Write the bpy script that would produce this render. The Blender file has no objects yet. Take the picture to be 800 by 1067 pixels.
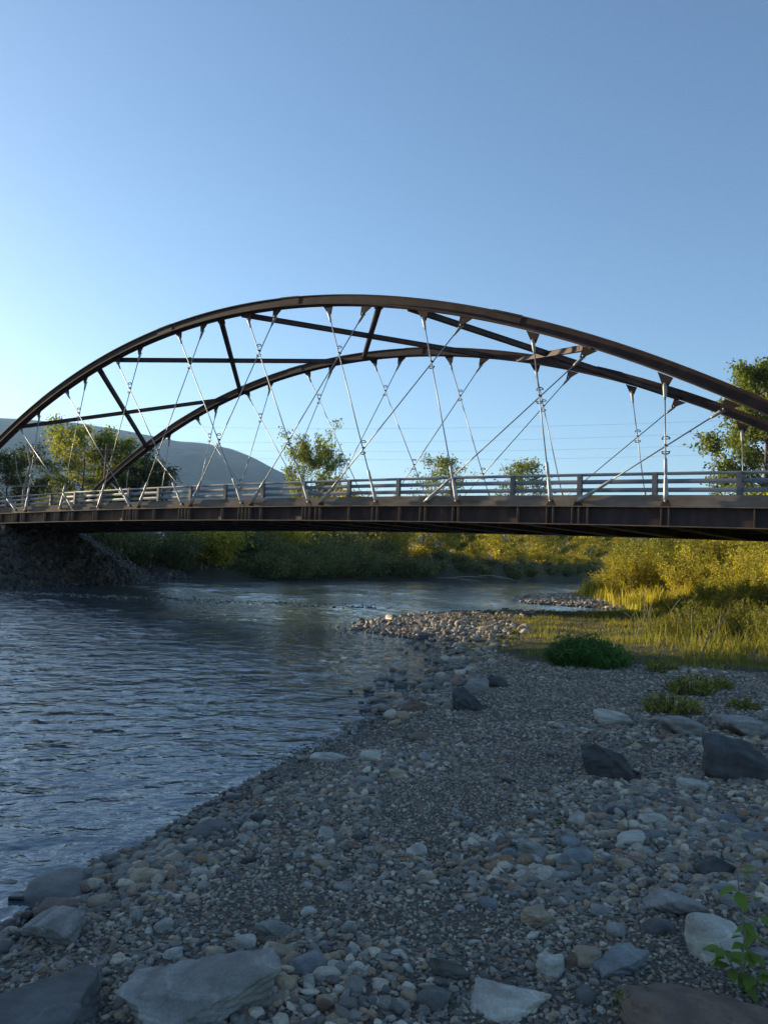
import bpy, math, random
import numpy as np
from mathutils import Matrix, Vector
PI = math.pi
SC = bpy.context.scene
COL = SC.collection
RS = np.random.RandomState(7)

# ---------------------------------------------------------------- camera
F_PX, PITCH, ROLL, AZ = 836.05, 0.0627, 0.0393, 0.6555
EYE = 2.0
cam_d = bpy.data.cameras.new('camera'); cam = bpy.data.objects.new('camera', cam_d); COL.objects.link(cam)
cam_d.sensor_fit = 'VERTICAL'; cam_d.sensor_height = 24.0; cam_d.lens = F_PX / 1067 * 24
cam_d.clip_start = 0.05; cam_d.clip_end = 30000
_R = Vector((1, 0, 0)); _U = Vector((0, -math.sin(PITCH), math.cos(PITCH))); _F = Vector((0, math.cos(PITCH), math.sin(PITCH)))
_cr = _R * math.cos(ROLL) + _U * math.sin(ROLL); _cu = -_R * math.sin(ROLL) + _U * math.cos(ROLL)
m = Matrix.Identity(4)
for i in range(3):
    m[i][0], m[i][1], m[i][2] = _cr[i], _cu[i], -_F[i]
m[2][3] = EYE
cam.matrix_world = m
SC.camera = cam

# ---------------------------------------------------------------- sky, sun, exposure
SUN_LEFT, SUN_EL = math.radians(57), math.radians(9.5)      # direction to the sun: left of the view, low
to_sun = Vector((-math.sin(SUN_LEFT) * math.cos(SUN_EL), math.cos(SUN_LEFT) * math.cos(SUN_EL), math.sin(SUN_EL)))
w = bpy.data.worlds.new('World'); SC.world = w; w.use_nodes = True
nt = w.node_tree; bg = nt.nodes['Background']
sky = nt.nodes.new('ShaderNodeTexSky'); sky.sky_type = 'NISHITA'; sky.sun_disc = False
sky.sun_elevation = SUN_EL; sky.sun_rotation = math.atan2(to_sun.x, to_sun.y)
sky.altitude = 1100; sky.air_density = 1.0; sky.dust_density = 1.4; sky.ozone_density = 2.6
nt.links.new(sky.outputs[0], bg.inputs[0]); bg.inputs[1].default_value = 0.115
sl = bpy.data.lights.new('sun', 'SUN'); so = bpy.data.objects.new('sun', sl); COL.objects.link(so)
sl.energy = 5.0; sl.angle = math.radians(0.5); sl.color = (1.0, 0.83, 0.57)
so.rotation_euler = to_sun.to_track_quat('Z', 'Y').to_euler()
vs = SC.view_settings; vs.view_transform = 'Standard'; vs.look = 'None'; vs.exposure = 1.2; vs.gamma = 1.0
vs.use_curve_mapping = False
SC.cycles.max_bounces = 8; SC.cycles.transparent_max_bounces = 12; SC.cycles.volume_bounces = 0

# ---------------------------------------------------------------- small helpers
def tag(o, label=None, cat=None, group=None, kind=None):
    if label: o['label'] = label
    if cat: o['category'] = cat
    if group: o['group'] = group
    if kind: o['kind'] = kind
    return o
def empty(name, loc=(0, 0, 0), rz=0.0, parent=None):
    o = bpy.data.objects.new(name, None); COL.objects.link(o); o.location = loc; o.rotation_euler = (0, 0, rz)
    o.empty_display_size = 0.2; o.parent = parent
    return o
def np_mesh(name, V, F, mat=None, smooth=True, mats=None, fmat=None):
    V = np.asarray(V, dtype=np.float32); me = bpy.data.meshes.new(name)
    if isinstance(F, np.ndarray): groups = [F]
    else: groups = [np.asarray(f) for f in F if len(f)]
    tot = np.concatenate([np.full(len(g), g.shape[1]) for g in groups]).astype(np.int32)
    loops = np.concatenate([g.ravel() for g in groups]).astype(np.int32)
    me.vertices.add(len(V)); me.vertices.foreach_set('co', V.ravel())
    me.loops.add(len(loops)); me.loops.foreach_set('vertex_index', loops)
    me.polygons.add(len(tot))
    st = np.zeros(len(tot), dtype=np.int32); st[1:] = np.cumsum(tot)[:-1]
    me.polygons.foreach_set('loop_start', st)
    me.update(calc_edges=True)
    me.polygons.foreach_set('use_smooth', np.full(len(tot), bool(smooth)))
    if mat: me.materials.append(mat)
    if mats:
        for q in mats: me.materials.append(q)
        me.polygons.foreach_set('material_index', np.asarray(fmat, dtype=np.int32))
    return me
def link(name, me, parent=None, loc=None):
    o = bpy.data.objects.new(name, me); COL.objects.link(o)
    if parent: o.parent = parent
    if loc: o.location = loc
    return o
class MB:
    """collects quads and triangles of one mesh"""
    def __init__(s): s.V = []; s.Q = []; s.T = []
    def add(s, vs, quads=(), tris=()):
        b = len(s.V); s.V.extend([tuple(v) for v in vs])
        s.Q.extend([tuple(i + b for i in q) for q in quads]); s.T.extend([tuple(i + b for i in q) for q in tris])
    def box(s, x0, x1, y0, y1, z0, z1):
        s.add([(x0, y0, z0), (x1, y0, z0), (x1, y1, z0), (x0, y1, z0), (x0, y0, z1), (x1, y0, z1), (x1, y1, z1), (x0, y1, z1)],
              [(0, 3, 2, 1), (4, 5, 6, 7), (0, 1, 5, 4), (1, 2, 6, 5), (2, 3, 7, 6), (3, 0, 4, 7)])
    def sweep(s, secs, cap=True, closed=True):
        """secs: list of rings with the same number of points"""
        n = len(secs[0]); b = len(s.V)
        for r in secs: s.V.extend([tuple(p) for p in r])
        for k in range(len(secs) - 1):
            for i in range(n if closed else n - 1):
                j = (i + 1) % n
                s.Q.append((b + k * n + i, b + k * n + j, b + (k + 1) * n + j, b + (k + 1) * n + i))
        if cap:
            for k in (0, len(secs) - 1):
                c = len(s.V); s.V.append(tuple(np.mean(np.array(secs[k]), axis=0)))
                for i in range(n):
                    j = (i + 1) % n
                    s.T.append((c, b + k * n + (j if k == 0 else i), b + k * n + (i if k == 0 else j)))
    def tube(s, pts, rad, seg=8, cap=True):
        pts = [np.array(p, dtype=float) for p in pts]
        if not hasattr(rad, '__len__'): rad = [rad] * len(pts)
        secs = []; up = None
        for i, p in enumerate(pts):
            d = pts[min(i + 1, len(pts) - 1)] - pts[max(i - 1, 0)]; d = d / (np.linalg.norm(d) + 1e-9)
            if up is None:
                up = np.array((0, 0, 1.0)) if abs(d[2]) < .9 else np.array((1.0, 0, 0))
            a = np.cross(d, up); a /= np.linalg.norm(a) + 1e-9; b = np.cross(a, d); up = b
            secs.append([p + rad[i] * (a * math.cos(t) + b * math.sin(t)) for t in np.arange(seg) * 2 * PI / seg])
        s.sweep(secs, cap)
    def beam(s, p0, p1, w, h, up=(0, 0, 1)):
        p0 = np.array(p0, float); p1 = np.array(p1, float); d = p1 - p0; d /= np.linalg.norm(d)
        a = np.cross(d, up); a /= np.linalg.norm(a); b = np.cross(a, d)
        secs = [[p + a * sx * w / 2 + b * sz * h / 2 for sx, sz in ((-1, -1), (1, -1), (1, 1), (-1, 1))] for p in (p0, p1)]
        s.sweep(secs)
    def mesh(s, name, mat, smooth=False):
        fs = []
        if s.Q: fs.append(np.array(s.Q))
        if s.T: fs.append(np.array(s.T))
        return np_mesh(name, s.V, fs, mat, smooth)
    def build(s, name, mat, parent=None, smooth=False): return link(name, s.mesh(name, mat, smooth), parent)

def material(name):
    mt = bpy.data.materials.new(name); mt.use_nodes = True; n = mt.node_tree
    return mt, n, n.nodes['Principled BSDF']
def N(nt_, kind, **kw):
    n = nt_.nodes.new(kind)
    for k, v in kw.items():
        if k.startswith('i_'):
            key = k[2:]; key = int(key) if key.isdigit() else key
            n.inputs[key].default_value = v
        else: setattr(n, k, v)
    return n
def L(nt_, a, b): nt_.links.new(a, b)
def ramp(nt_, fac, stops, interp='LINEAR'):
    r = nt_.nodes.new('ShaderNodeValToRGB'); r.color_ramp.interpolation = interp
    e = r.color_ramp.elements
    while len(e) < len(stops): e.new(0.5)
    for q, (p, c) in zip(e, stops): q.position = p; q.color = (*c, 1) if len(c) == 3 else c
    if fac is not None: L(nt_, fac, r.inputs[0])
    return r
def noise(nt_, scale, detail=4, rough=.6, vec=None, dim='3D'):
    n = N(nt_, 'ShaderNodeTexNoise', noise_dimensions=dim); n.inputs['Scale'].default_value = scale
    n.inputs['Detail'].default_value = detail; n.inputs['Roughness'].default_value = rough
    if vec is not None: L(nt_, vec, n.inputs['Vector'])
    return n
def simple(name, stops, scale=3.0, rough=.7, bump=.0, bscale=30, metal=0., coords='Object', spec=.4, stretch=None):
    mt, n, p = material(name)
    tc = N(n, 'ShaderNodeTexCoord'); vec = tc.outputs[coords]
    if stretch:
        mp = N(n, 'ShaderNodeMapping'); mp.inputs['Scale'].default_value = stretch; L(n, vec, mp.inputs[0]); vec = mp.outputs[0]
    no = noise(n, scale, 6, .65, vec)
    L(n, ramp(n, no.outputs[0], stops).outputs[0], p.inputs['Base Color'])
    p.inputs['Roughness'].default_value = rough; p.inputs['Metallic'].default_value = metal
    p.inputs['Specular IOR Level'].default_value = spec
    if bump:
        nb = noise(n, bscale, 4, .6, tc.outputs[coords]); b = N(n, 'ShaderNodeBump'); b.inputs['Strength'].default_value = bump
        b.inputs['Distance'].default_value = .01; L(n, nb.outputs[0], b.inputs['Height']); L(n, b.outputs[0], p.inputs['Normal'])
    return mt

# smooth pseudo-noise for numpy (sums of sines with random directions)
def make_wavenoise(seed, wl0, wl1, n):
    r = np.random.RandomState(seed); wl = np.exp(r.uniform(math.log(wl0), math.log(wl1), n)); a = r.uniform(0, 2 * PI, n)
    return 2 * PI / wl * np.cos(a), 2 * PI / wl * np.sin(a), r.uniform(0, 2 * PI, n), wl
def wavenoise(W, x, y, power=.5):
    kx, ky, ph, wl = W; o = np.zeros_like(x, dtype=float); t = 0
    for i in range(len(kx)):
        am = wl[i] ** power; t += am * am; o += am * np.sin(kx[i] * x + ky[i] * y + ph[i])
    return o / math.sqrt(t / 2)

# ---------------------------------------------------------------- terrain
RIVER = [(-12, -70), (-9, -30), (-5, -8), (-3.1, 0), (-2.3, 3.0), (-1.82, 4.5), (-1.72, 5.1), (-1.5, 5.6), (-1.3, 6.55), (-1.05, 7.25), (-.77, 8.2),
         (-.07, 9.9), (.32, 11.8), (.85, 13.2), (1.3, 15), (1.5, 16.7), (1.9, 18.5), (2.3, 20.3), (1.6, 21.3), (.6, 22.4), (-.5, 24.0),
         (-.6, 25.5), (.2, 28.2), (1.2, 30.8), (2.9, 33), (5, 34.4), (6.9, 35.4), (9.3, 36.8), (11.3, 38.6), (12.3, 41), (12.0, 43.2), (10.2, 44.6), (8.5, 46),
         (8.3, 49.5), (10, 56), (14, 62), (20, 67), (27, 70), (38, 90), (60, 120), (100, 160), (160, 205),
         (140, 235), (80, 190), (42, 148), (32, 132), (22, 118), (15, 108), (9, 103.7), (4, 101), (.3, 97), (-3, 88), (-7, 79), (-9.9, 71.5), (-13, 68.6), (-15.9, 67.7),
         (-18.5, 65), (-18, 60), (-16.3, 55), (-17.5, 47), (-18.6, 39.5), (-20.5, 34), (-28, 22), (-38, 5), (-45, -20), (-55, -70)]
_RV = np.array(RIVER, float); _RV2 = np.roll(_RV, -1, axis=0)
def river_sd(x, y):
    """signed distance to the water's edge, positive on land; and the index of the nearest edge"""
    sh = x.shape; x = x.ravel(); y = y.ravel(); best = np.full(x.shape, 1e18); idx = np.zeros(x.shape, int); ins = np.zeros(x.shape, bool)
    for i in range(len(_RV)):
        ax, ay = _RV[i]; bx, by = _RV2[i]; dx, dy = bx - ax, by - ay
        t = np.clip(((x - ax) * dx + (y - ay) * dy) / (dx * dx + dy * dy), 0, 1)
        d = (x - ax - t * dx) ** 2 + (y - ay - t * dy) ** 2
        k = d < best; best[k] = d[k]; idx[k] = i
        c = ((ay > y) != (by > y)); xi = ax + (y - ay) / (by - ay if by != ay else 1e-9) * dx
        ins ^= c & (x < xi)
    d = np.sqrt(best); d[ins] *= -1
    return d.reshape(sh), idx.reshape(sh)
W_small = make_wavenoise(1, .25, 1.5, 26); W_mid = make_wavenoise(2, 1.5, 9, 22); W_big = make_wavenoise(3, 15, 90, 18)
def sstep(a, b, x): t = np.clip((x - a) / (b - a), 0, 1); return t * t * (3 - 2 * t)
BU = np.array((math.cos(AZ), -math.sin(AZ))); BV = np.array((math.sin(AZ), math.cos(AZ)))
B0 = np.array((-27.9463, 23.9235)); B0 = B0[0] * BU + B0[1] * BV     # middle of the near arch, on plan
def ground_h(x, y):
    x = np.asarray(x, float); y = np.asarray(y, float); d, idx = river_sd(x, y)
    i_far = (idx >= 41) & (idx <= 55); i_rip = (idx > 55)
    m_ = wavenoise(W_mid, x, y); s_ = wavenoise(W_small, x, y); b_ = wavenoise(W_big, x, y)
    dl = np.maximum(d, 0)
    near = .34 * (1 - np.exp(-dl / 1.6)) + .035 * np.clip(dl - 5, 0, 18) + .02 * m_ * sstep(.5, 3, dl) + .008 * s_
    near = near + sstep(20, 50, dl) * 1.5
    far = 2.6 * sstep(0.2, 4.0, dl) + .5 * sstep(4, 12, dl) + .18 * m_ * sstep(.5, 4, dl) + .25 * b_ * sstep(8, 40, dl) + .02 * dl.clip(0, 60) * 0
    rip = np.minimum(dl * .62, 3.0) + .12 * s_ * sstep(.2, 1, dl) + .1 * m_ * sstep(4, 9, dl)
    bush = 1.4 * sstep(0, 5, dl) + 1.6 * sstep(4, 12, dl) + .1 * m_ * sstep(0, 2, dl)
    lf = np.where(i_rip, rip, np.where(i_far, np.where(y < 96, bush, far), near))
    # smooth switch between the near bank and the others far out on land (behind the camera)
    # road embankments at both ends of the bridge
    px, py = x - B0[0], y - B0[1]; u = px * BU[0] + py * BU[1]; v = px * BV[0] + py * BV[1] - 4.5
    av = np.abs(v); e_l = sstep(-26.4, -29.8, u) * 1.0; e_r = sstep(26.4, 29.8, u)
    emb_l = 4.05 - np.clip(av - 6.2, 0, 50) * .55 - np.clip(u + 30.0, 0, 99) * .75
    emb_r = 4.05 - np.clip(av - 6.2, 0, 50) * .55 - np.clip(30.0 - u, 0, 99) * .75
    emb = np.maximum(emb_l * (u < 0), emb_r * (u > 0))
    lf = np.where(d > 0, np.maximum(lf, np.minimum(emb, np.where(u < 0, dl * .8, dl * 1.2))), lf)
    dw = np.maximum(-d, 0)
    bed = -.05 * dw - .02 * dw ** 1.3
    steep = (idx >= 41)
    bed = np.where(steep, -.35 * dw, bed); bed = np.maximum(bed, -1.3) + .03 * m_ * sstep(0, 1, dw) + .01 * s_ * sstep(0, .4, dw)
    # shallow cobble riffle that runs across the river to the bar
    rx = x + 8.0; ry = y - (36.2 + .02 * rx); rif = np.exp(-(ry / 1.3) ** 2) * sstep(-20, -12, x) * sstep(1.5, -2.5, x)
    bed = bed * (1 - rif) + rif * (-.05 + .03 * m_)
    return np.where(d > 0, lf, np.minimum(bed, -.004))
def gh(x, y): return float(ground_h(np.array([x]), np.array([y]))[0])
def ray(px, py):
    x = px - 400; y = py - 533.5; c, s = math.cos(ROLL), math.sin(ROLL); xx = c * x + s * y; yy = -s * x + c * y
    r = xx / F_PX; z2 = -yy / F_PX
    return np.array([r, math.cos(PITCH) - z2 * math.sin(PITCH), math.sin(PITCH) + z2 * math.cos(PITCH)])
def at(px, py):
    """where a sight line meets the ground"""
    d = ray(px, py); h = .3
    for _ in range(6):
        t = (h - EYE) / d[2]; h = max(gh(d[0] * t, d[1] * t), -.02)
    t = (h - EYE) / d[2]
    return d[0] * t, d[1] * t, h
def at_dist(px, py, Y):
    d = ray(px, py); t = Y / d[1]; return d[0] * t, Y, EYE + d[2] * t

def polar_sheet(rs, th):
    R_, T_ = np.meshgrid(rs, th, indexing='ij'); x = R_ * np.sin(T_); y = R_ * np.cos(T_)
    nr, nt_ = R_.shape; i = np.arange(nr - 1)[:, None] * nt_ + np.arange(nt_ - 1)[None, :]
    F = np.stack([i, i + 1, i + nt_ + 1, i + nt_], axis=-1).reshape(-1, 4)
    # close round
    k = np.arange(nr - 1) * nt_ + nt_ - 1; k0 = np.arange(nr - 1) * nt_
    F2 = np.stack([k, k0, k0 + nt_, k + nt_], axis=-1)
    return x, y, R_, np.concatenate([F, F2])
th_in = np.linspace(math.radians(-34), math.radians(34), 520)
th_out = np.linspace(math.radians(34), math.radians(326), 150)[1:-1]
TH = np.concatenate([th_in, th_out])
rs = np.concatenate([[0.02, .5, 1.0, 1.6, 2.1], np.exp(np.linspace(math.log(2.5), math.log(260), 620)), np.exp(np.linspace(math.log(275), math.log(9000), 34))])
gx, gy, gr, gF = polar_sheet(rs, TH)
gz = ground_h(gx, gy)
gz = np.where(gr > 250, 3.0 - 0.0 * gr, gz); gz[gr > 6000] = 2.0
gV = np.stack([gx, gy, gz], -1).reshape(-1, 3)

def ground_material():
    mt, n, p = material('river_bank_ground')
    geo = N(n, 'ShaderNodeNewGeometry'); sep = N(n, 'ShaderNodeSeparateXYZ'); L(n, geo.outputs['Position'], sep.inputs[0])
    at_ = N(n, 'ShaderNodeAttribute', attribute_name='grassy')
    vor = N(n, 'ShaderNodeTexVoronoi'); vor.inputs['Scale'].default_value = 26; L(n, geo.outputs['Position'], vor.inputs['Vector'])
    vor2 = N(n, 'ShaderNodeTexVoronoi'); vor2.inputs['Scale'].default_value = 75; L(n, geo.outputs['Position'], vor2.inputs['Vector'])
    n1 = noise(n, 1.1, 5, .6, geo.outputs['Position']); n2 = noise(n, 14, 4, .7, geo.outputs['Position'])
    c1 = ramp(n, vor.outputs['Color'], [(0, (0.084, 0.074, 0.063)), (.35, (0.142, 0.118, 0.092)), (.7, (0.184, 0.150, 0.115)), (1, (0.251, 0.211, 0.161))])  # sheet colour kept dark so gaps between pebbles read as shaded
    sand = ramp(n, n2.outputs[0], [(.3, (0.084, 0.065, 0.048)), (.7, (0.159, 0.124, 0.088))])
    mx = N(n, 'ShaderNodeMix', data_type='RGBA'); mx.inputs[0].default_value = .45; L(n, c1.outputs[0], mx.inputs[6]); L(n, sand.outputs[0], mx.inputs[7])
    # wet and algae-dark under the water line, depth dimming put into the colour
    wet = N(n, 'ShaderNodeMapRange'); wet.inputs[1].default_value = -.02; wet.inputs[2].default_value = .09; L(n, sep.outputs[2], wet.inputs[0])
    bedc = ramp(n, n1.outputs[0], [(.3, (.022, .022, .014)), (.7, (.055, .052, .03))])
    mw = N(n, 'ShaderNodeMix', data_type='RGBA'); L(n, wet.outputs[0], mw.inputs[0]); L(n, bedc.outputs[0], mw.inputs[6]); L(n, mx.outputs[2], mw.inputs[7])
    soil = ramp(n, n2.outputs[0], [(.3, (.03, .03, .014)), (.55, (.06, .055, .026)), (.8, (.12, .095, .05))])
    mg = N(n, 'ShaderNodeMix', data_type='RGBA'); L(n, at_.outputs['Fac'], mg.inputs[0]); L(n, mw.outputs[2], mg.inputs[6]); L(n, soil.outputs[0], mg.inputs[7])
    L(n, mg.outputs[2], p.inputs['Base Color'])
    rr = N(n, 'ShaderNodeMapRange'); rr.inputs[1].default_value = 0; rr.inputs[2].default_value = .08; rr.inputs[3].default_value = .35; rr.inputs[4].default_value = .9
    L(n, sep.outputs[2], rr.inputs[0]); L(n, rr.outputs[0], p.inputs['Roughness'])
    ad = N(n, 'ShaderNodeMath', operation='ADD'); L(n, vor.outputs['Distance'], ad.inputs[0]); L(n, vor2.outputs['Distance'], ad.inputs[1])
    iv = N(n, 'ShaderNodeMath', operation='MULTIPLY'); L(n, ad.outputs[0], iv.inputs[0]); iv.inputs[1].default_value = -1
    b = N(n, 'ShaderNodeBump'); b.inputs['Strength'].default_value = .9; b.inputs['Distance'].default_value = .022
    L(n, iv.outputs[0], b.inputs['Height']); L(n, b.outputs[0], p.inputs['Normal'])
    return mt
def grassy(x, y):
    """0 on bare gravel, 1 where grass and soil cover the ground"""
    d, idx = river_sd(x, y); m_ = wavenoise(W_mid, x, y); s_ = wavenoise(W_small, x, y)
    nearb = (idx < 41)
    edge = 3.1 + 0 * x                                     # right bank: grass begins right of this line
    gx_ = np.interp(y, [-10, 3, 9, 13, 16, 19, 24, 28, 34, 40, 44, 48, 60], [14, 12, 11, 9.0, 2.3, 2.1, 3.1, 5.2, 8.0, 12.5, 13.0, 13.5, 19])
    g = sstep(-.7, .9, x - gx_ + .45 * m_ + .2 * s_)
    g = np.where(nearb, g, np.where(idx > 55, sstep(6, 8, d), sstep(0, .5, d + .1 * m_)))
    return np.where(d > 0, g, 0)
GM = ground_material()
gme = np_mesh('ground', gV, gF, GM)
ga = gme.attributes.new('grassy', 'FLOAT', 'POINT'); ga.data.foreach_set('value', np.where(gr > 250, 1, grassy(gx, gy)).ravel().astype(np.float32))
tag(link('ground', gme), kind='structure')

# ---------------------------------------------------------------- water
wr = np.exp(np.linspace(math.log(2.4), math.log(290), 900))
wx, wy, wrr, wF = polar_sheet(wr, np.concatenate([np.linspace(math.radians(-34), math.radians(34), 680), np.linspace(math.radians(34), math.radians(326), 180)[1:-1]]))
wz = np.zeros_like(wx)
rw = np.random.RandomState(11)
calm = .55 + .45 * np.clip(wavenoise(W_mid, wx * .6, wy * .35) * .7, -1, 1)
for i in range(80):
    wl = math.exp(rw.uniform(math.log(.11), math.log(1.05))); a = rw.normal(math.radians(62), 1.1)   # crests lie mostly along the shore
    kx, ky = 2 * PI / wl * math.cos(a), 2 * PI / wl * math.sin(a)
    fade = np.clip(wl / (wrr * .012) - 1.0, 0, 1) * (1 if wl < 1.5 else .7)
    warp = .35 * wl * np.sin(wx * 1.3 / wl ** .3 + i) + .35 * wl * np.sin(wy * 1.1 / wl ** .3 + i * 2)
    wz += .0046 * wl ** .95 * (.64 - np.abs(np.sin((kx * wx + ky * wy + rw.uniform(0, 6.3) + warp * 2 * PI / wl * .35) * .5))) * fade
for i in range(34):      # the faster, rougher reach around and under the bridge
    wl = math.exp(rw.uniform(math.log(.9), math.log(2.6))); a = rw.normal(math.radians(75), 1.0); kx, ky = 2 * PI / wl * math.cos(a), 2 * PI / wl * math.sin(a)
    wz += .0060 * wl ** .95 * (.64 - np.abs(np.sin((kx * wx + ky * wy + rw.uniform(0, 6.3) + .5 * np.sin(wx * 1.1 + i) + .5 * np.sin(wy * .9 + 2 * i)) * .5))) * np.clip(wl / (wrr * .012) - 1.0, 0, 1) * sstep(13, 26, wy)
wd, wi = river_sd(wx, wy)
wz *= calm * np.clip(-wd / 1.2, .18, 1)
# only the part of the sheet over or near the river is kept
keep = (wd < .6)
kf = keep.ravel()[wF].all(axis=1) & (wrr.ravel()[wF].max(axis=1) < 288)
used = np.unique(wF[kf]); remap = np.full(wx.size, -1); remap[used] = np.arange(len(used))
wV = np.stack([wx, wy, wz], -1).reshape(-1, 3)[used]
def water_material():
    mt, n, p = material('river_water'); out = n.nodes['Material Output']; n.nodes.remove(p)
    geo = N(n, 'ShaderNodeNewGeometry')
    mp = N(n, 'ShaderNodeMapping'); mp.inputs['Rotation'].default_value = (0, 0, math.radians(-25)); mp.inputs['Scale'].default_value = (.75, 1.0, 1); L(n, geo.outputs['Position'], mp.inputs[0])
    a = noise(n, 5.5, 3, .5, mp.outputs[0]); b_ = noise(n, 1.9, 3, .5, mp.outputs[0]); big = noise(n, .16, 3, .6, geo.outputs['Position'])
    a.inputs['Distortion'].default_value = .6
    mask = ramp(n, big.outputs[0], [(.36, (.5, .5, .5)), (.6, (1, 1, 1))])
    rif = N(n, 'ShaderNodeSeparateXYZ'); L(n, geo.outputs['Position'], rif.inputs[0])
    h1 = N(n, 'ShaderNodeMath', operation='MULTIPLY'); L(n, a.outputs[0], h1.inputs[0]); h1.inputs[1].default_value = .34
    h2 = N(n, 'ShaderNodeMath', operation='ADD'); L(n, h1.outputs[0], h2.inputs[0]); L(n, b_.outputs[0], h2.inputs[1])
    h3 = N(n, 'ShaderNodeMath', operation='MULTIPLY'); L(n, h2.outputs[0], h3.inputs[0]); L(n, mask.outputs[0], h3.inputs[1])
    bp = N(n, 'ShaderNodeBump'); bp.inputs['Strength'].default_value = 1; bp.inputs['Distance'].default_value = .09; L(n, h3.outputs[0], bp.inputs['Height'])
    gl = N(n, 'ShaderNodeBsdfGlossy'); gl.inputs['Roughness'].default_value = .03; gl.inputs['Color'].default_value = (1, 1, 1, 1)
    tr = N(n, 'ShaderNodeBsdfTransparent'); tr.inputs['Color'].default_value = (.55, .72, .70, 1)
    fr = N(n, 'ShaderNodeFresnel'); fr.inputs[0].default_value = 1.45
    L(n, bp.outputs[0], gl.inputs['Normal']); L(n, bp.outputs[0], fr.inputs['Normal'])
    df = N(n, 'ShaderNodeBsdfDiffuse'); df.inputs['Color'].default_value = (.15, .21, .25, 1); bd = N(n, 'ShaderNodeMixShader'); bd.inputs[0].default_value = .42; L(n, tr.outputs[0], bd.inputs[1]); L(n, df.outputs[0], bd.inputs[2])
    mx = N(n, 'ShaderNodeMixShader'); L(n, fr.outputs[0], mx.inputs[0]); L(n, bd.outputs[0], mx.inputs[1]); L(n, gl.outputs[0], mx.inputs[2])
    L(n, mx.outputs[0], out.inputs['Surface'])
    return mt
wo = link('river', np_mesh('river', wV, remap[wF[kf]], water_material())); tag(wo, kind='structure')

# ---------------------------------------------------------------- hills
def hills():
    ridge_px = [(-900, 470), (-500, 430), (-250, 415), (-100, 424), (0, 434), (60, 438), (110, 446), (150, 454), (200, 461), (240, 469), (270, 481), (300, 495), (340, 515),
                (380, 532), (430, 544), (520, 548), (620, 545), (700, 552), (800, 556), (1000, 550), (1400, 560)]
    az = []; el = []
    for px, py in ridge_px:
        d = ray(px, py); az.append(math.atan2(d[0], d[1])); el.append(d[2] / math.hypot(d[0], d[1]))
    A = np.linspace(az[0], az[-1], 420); E_ = np.interp(A, az, el); T = np.linspace(0, 1, 60)
    Wn = make_wavenoise(21, 120, 900, 30); V = []
    R0 = 3600.0
    for t in T:
        r = 1500 + t * 3600; prof = np.where(t < .58, (t / .58) ** 1.25, 1 - .6 * ((t - .58) / .42) ** 1.5)
        x = np.sin(A) * r; y = np.cos(A) * r
        top = EYE + E_ * R0; nz = wavenoise(Wn, x, y)
        z = -8 + (top + 8) * prof + nz * 26 * prof * (1 - np.exp(-((t - .58) / .12) ** 2)) + nz * 4 * prof
        V.append(np.stack([x, y, z], -1))
    V = np.array(V); nt_, na = V.shape[:2]; i = np.arange(nt_ - 1)[:, None] * na + np.arange(na - 1)[None, :]
    F = np.stack([i, i + 1, i + na + 1, i + na], -1).reshape(-1, 4)
    mt = simple('hill_cover', [(.38, (.006, .014, .016)), (.5, (.016, .026, .026)), (.62, (.035, .042, .035))], scale=.012, rough=.95, coords='Object', bump=1, bscale=.02)
    tag(link('hills', np_mesh('hills', V.reshape(-1, 3), F, mt)), kind='structure')
hills()

# ---------------------------------------------------------------- materials of the bridge
M = {}
M['corten'] = simple('weathering_steel', [(.25, (0.023, 0.010, 0.007)), (.5, (0.046, 0.019, 0.012)), (.72, (0.079, 0.035, 0.022))], scale=2.2, rough=.72, bump=.25, bscale=60)
M['web'] = simple('dark_streaked_steel', [(.3, (.022, .012, .012)), (.5, (.048, .026, .023)), (.62, (.085, .04, .03)), (.72, (.16, .10, .08))], scale=1.6, rough=.6, bump=.2, bscale=40, stretch=(1, 1, .35))  # dark steel with lighter upright streaks
M['edge'] = simple('sunlit_rusty_edge_steel', [(.3, (.12, .07, .045)), (.6, (.24, .165, .12)), (.8, (.34, .26, .2))], scale=3, rough=.75)  # sunlit tan of flange and stiffener edges put into the steel colour
M['rod'] = simple('galvanised_rod', [(.3, (0.216, 0.216, 0.209)), (.7, (0.331, 0.324, 0.310))], scale=4, rough=.42, metal=.35)
M['clevis'] = simple('galvanised_casting', [(.3, (0.288, 0.272, 0.256)), (.6, (0.440, 0.424, 0.400)), (.8, (0.264, 0.176, 0.136))], scale=5, rough=.5, metal=.2)
M['rail'] = simple('galvanised_rail', [(.3, (.17, .185, .21)), (.7, (.27, .29, .32))], scale=1.5, rough=.5, metal=.25, stretch=(.3, 1, 1))
M['post'] = simple('railing_post_steel', [(.3, (.10, .10, .115)), (.7, (.19, .18, .19))], scale=3, rough=.55, metal=.15)
M['concrete'] = simple('sunwarm_stained_concrete', [(.25, (.12, .088, .066)), (.5, (.22, .17, .13)), (.75, (.32, .26, .205))], scale=1.8, rough=.9, bump=.3, bscale=25, stretch=(.5, 1, 2.2))  # stained concrete, with the warm tone of the sun put into its colour
M['asphalt'] = simple('asphalt', [(.3, (.04, .04, .04)), (.7, (.065, .065, .065))], scale=20, rough=.9)
M['clip'] = simple('dark_bracket_steel', [(.3, (.05, .045, .05)), (.7, (.10, .09, .09))], scale=5, rough=.55)
M['brace'] = simple('dark_brace_steel', [(.3, (.035, .018, .014)), (.6, (.085, .04, .028)), (.75, (.14, .07, .045))], scale=2, rough=.72)

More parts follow.
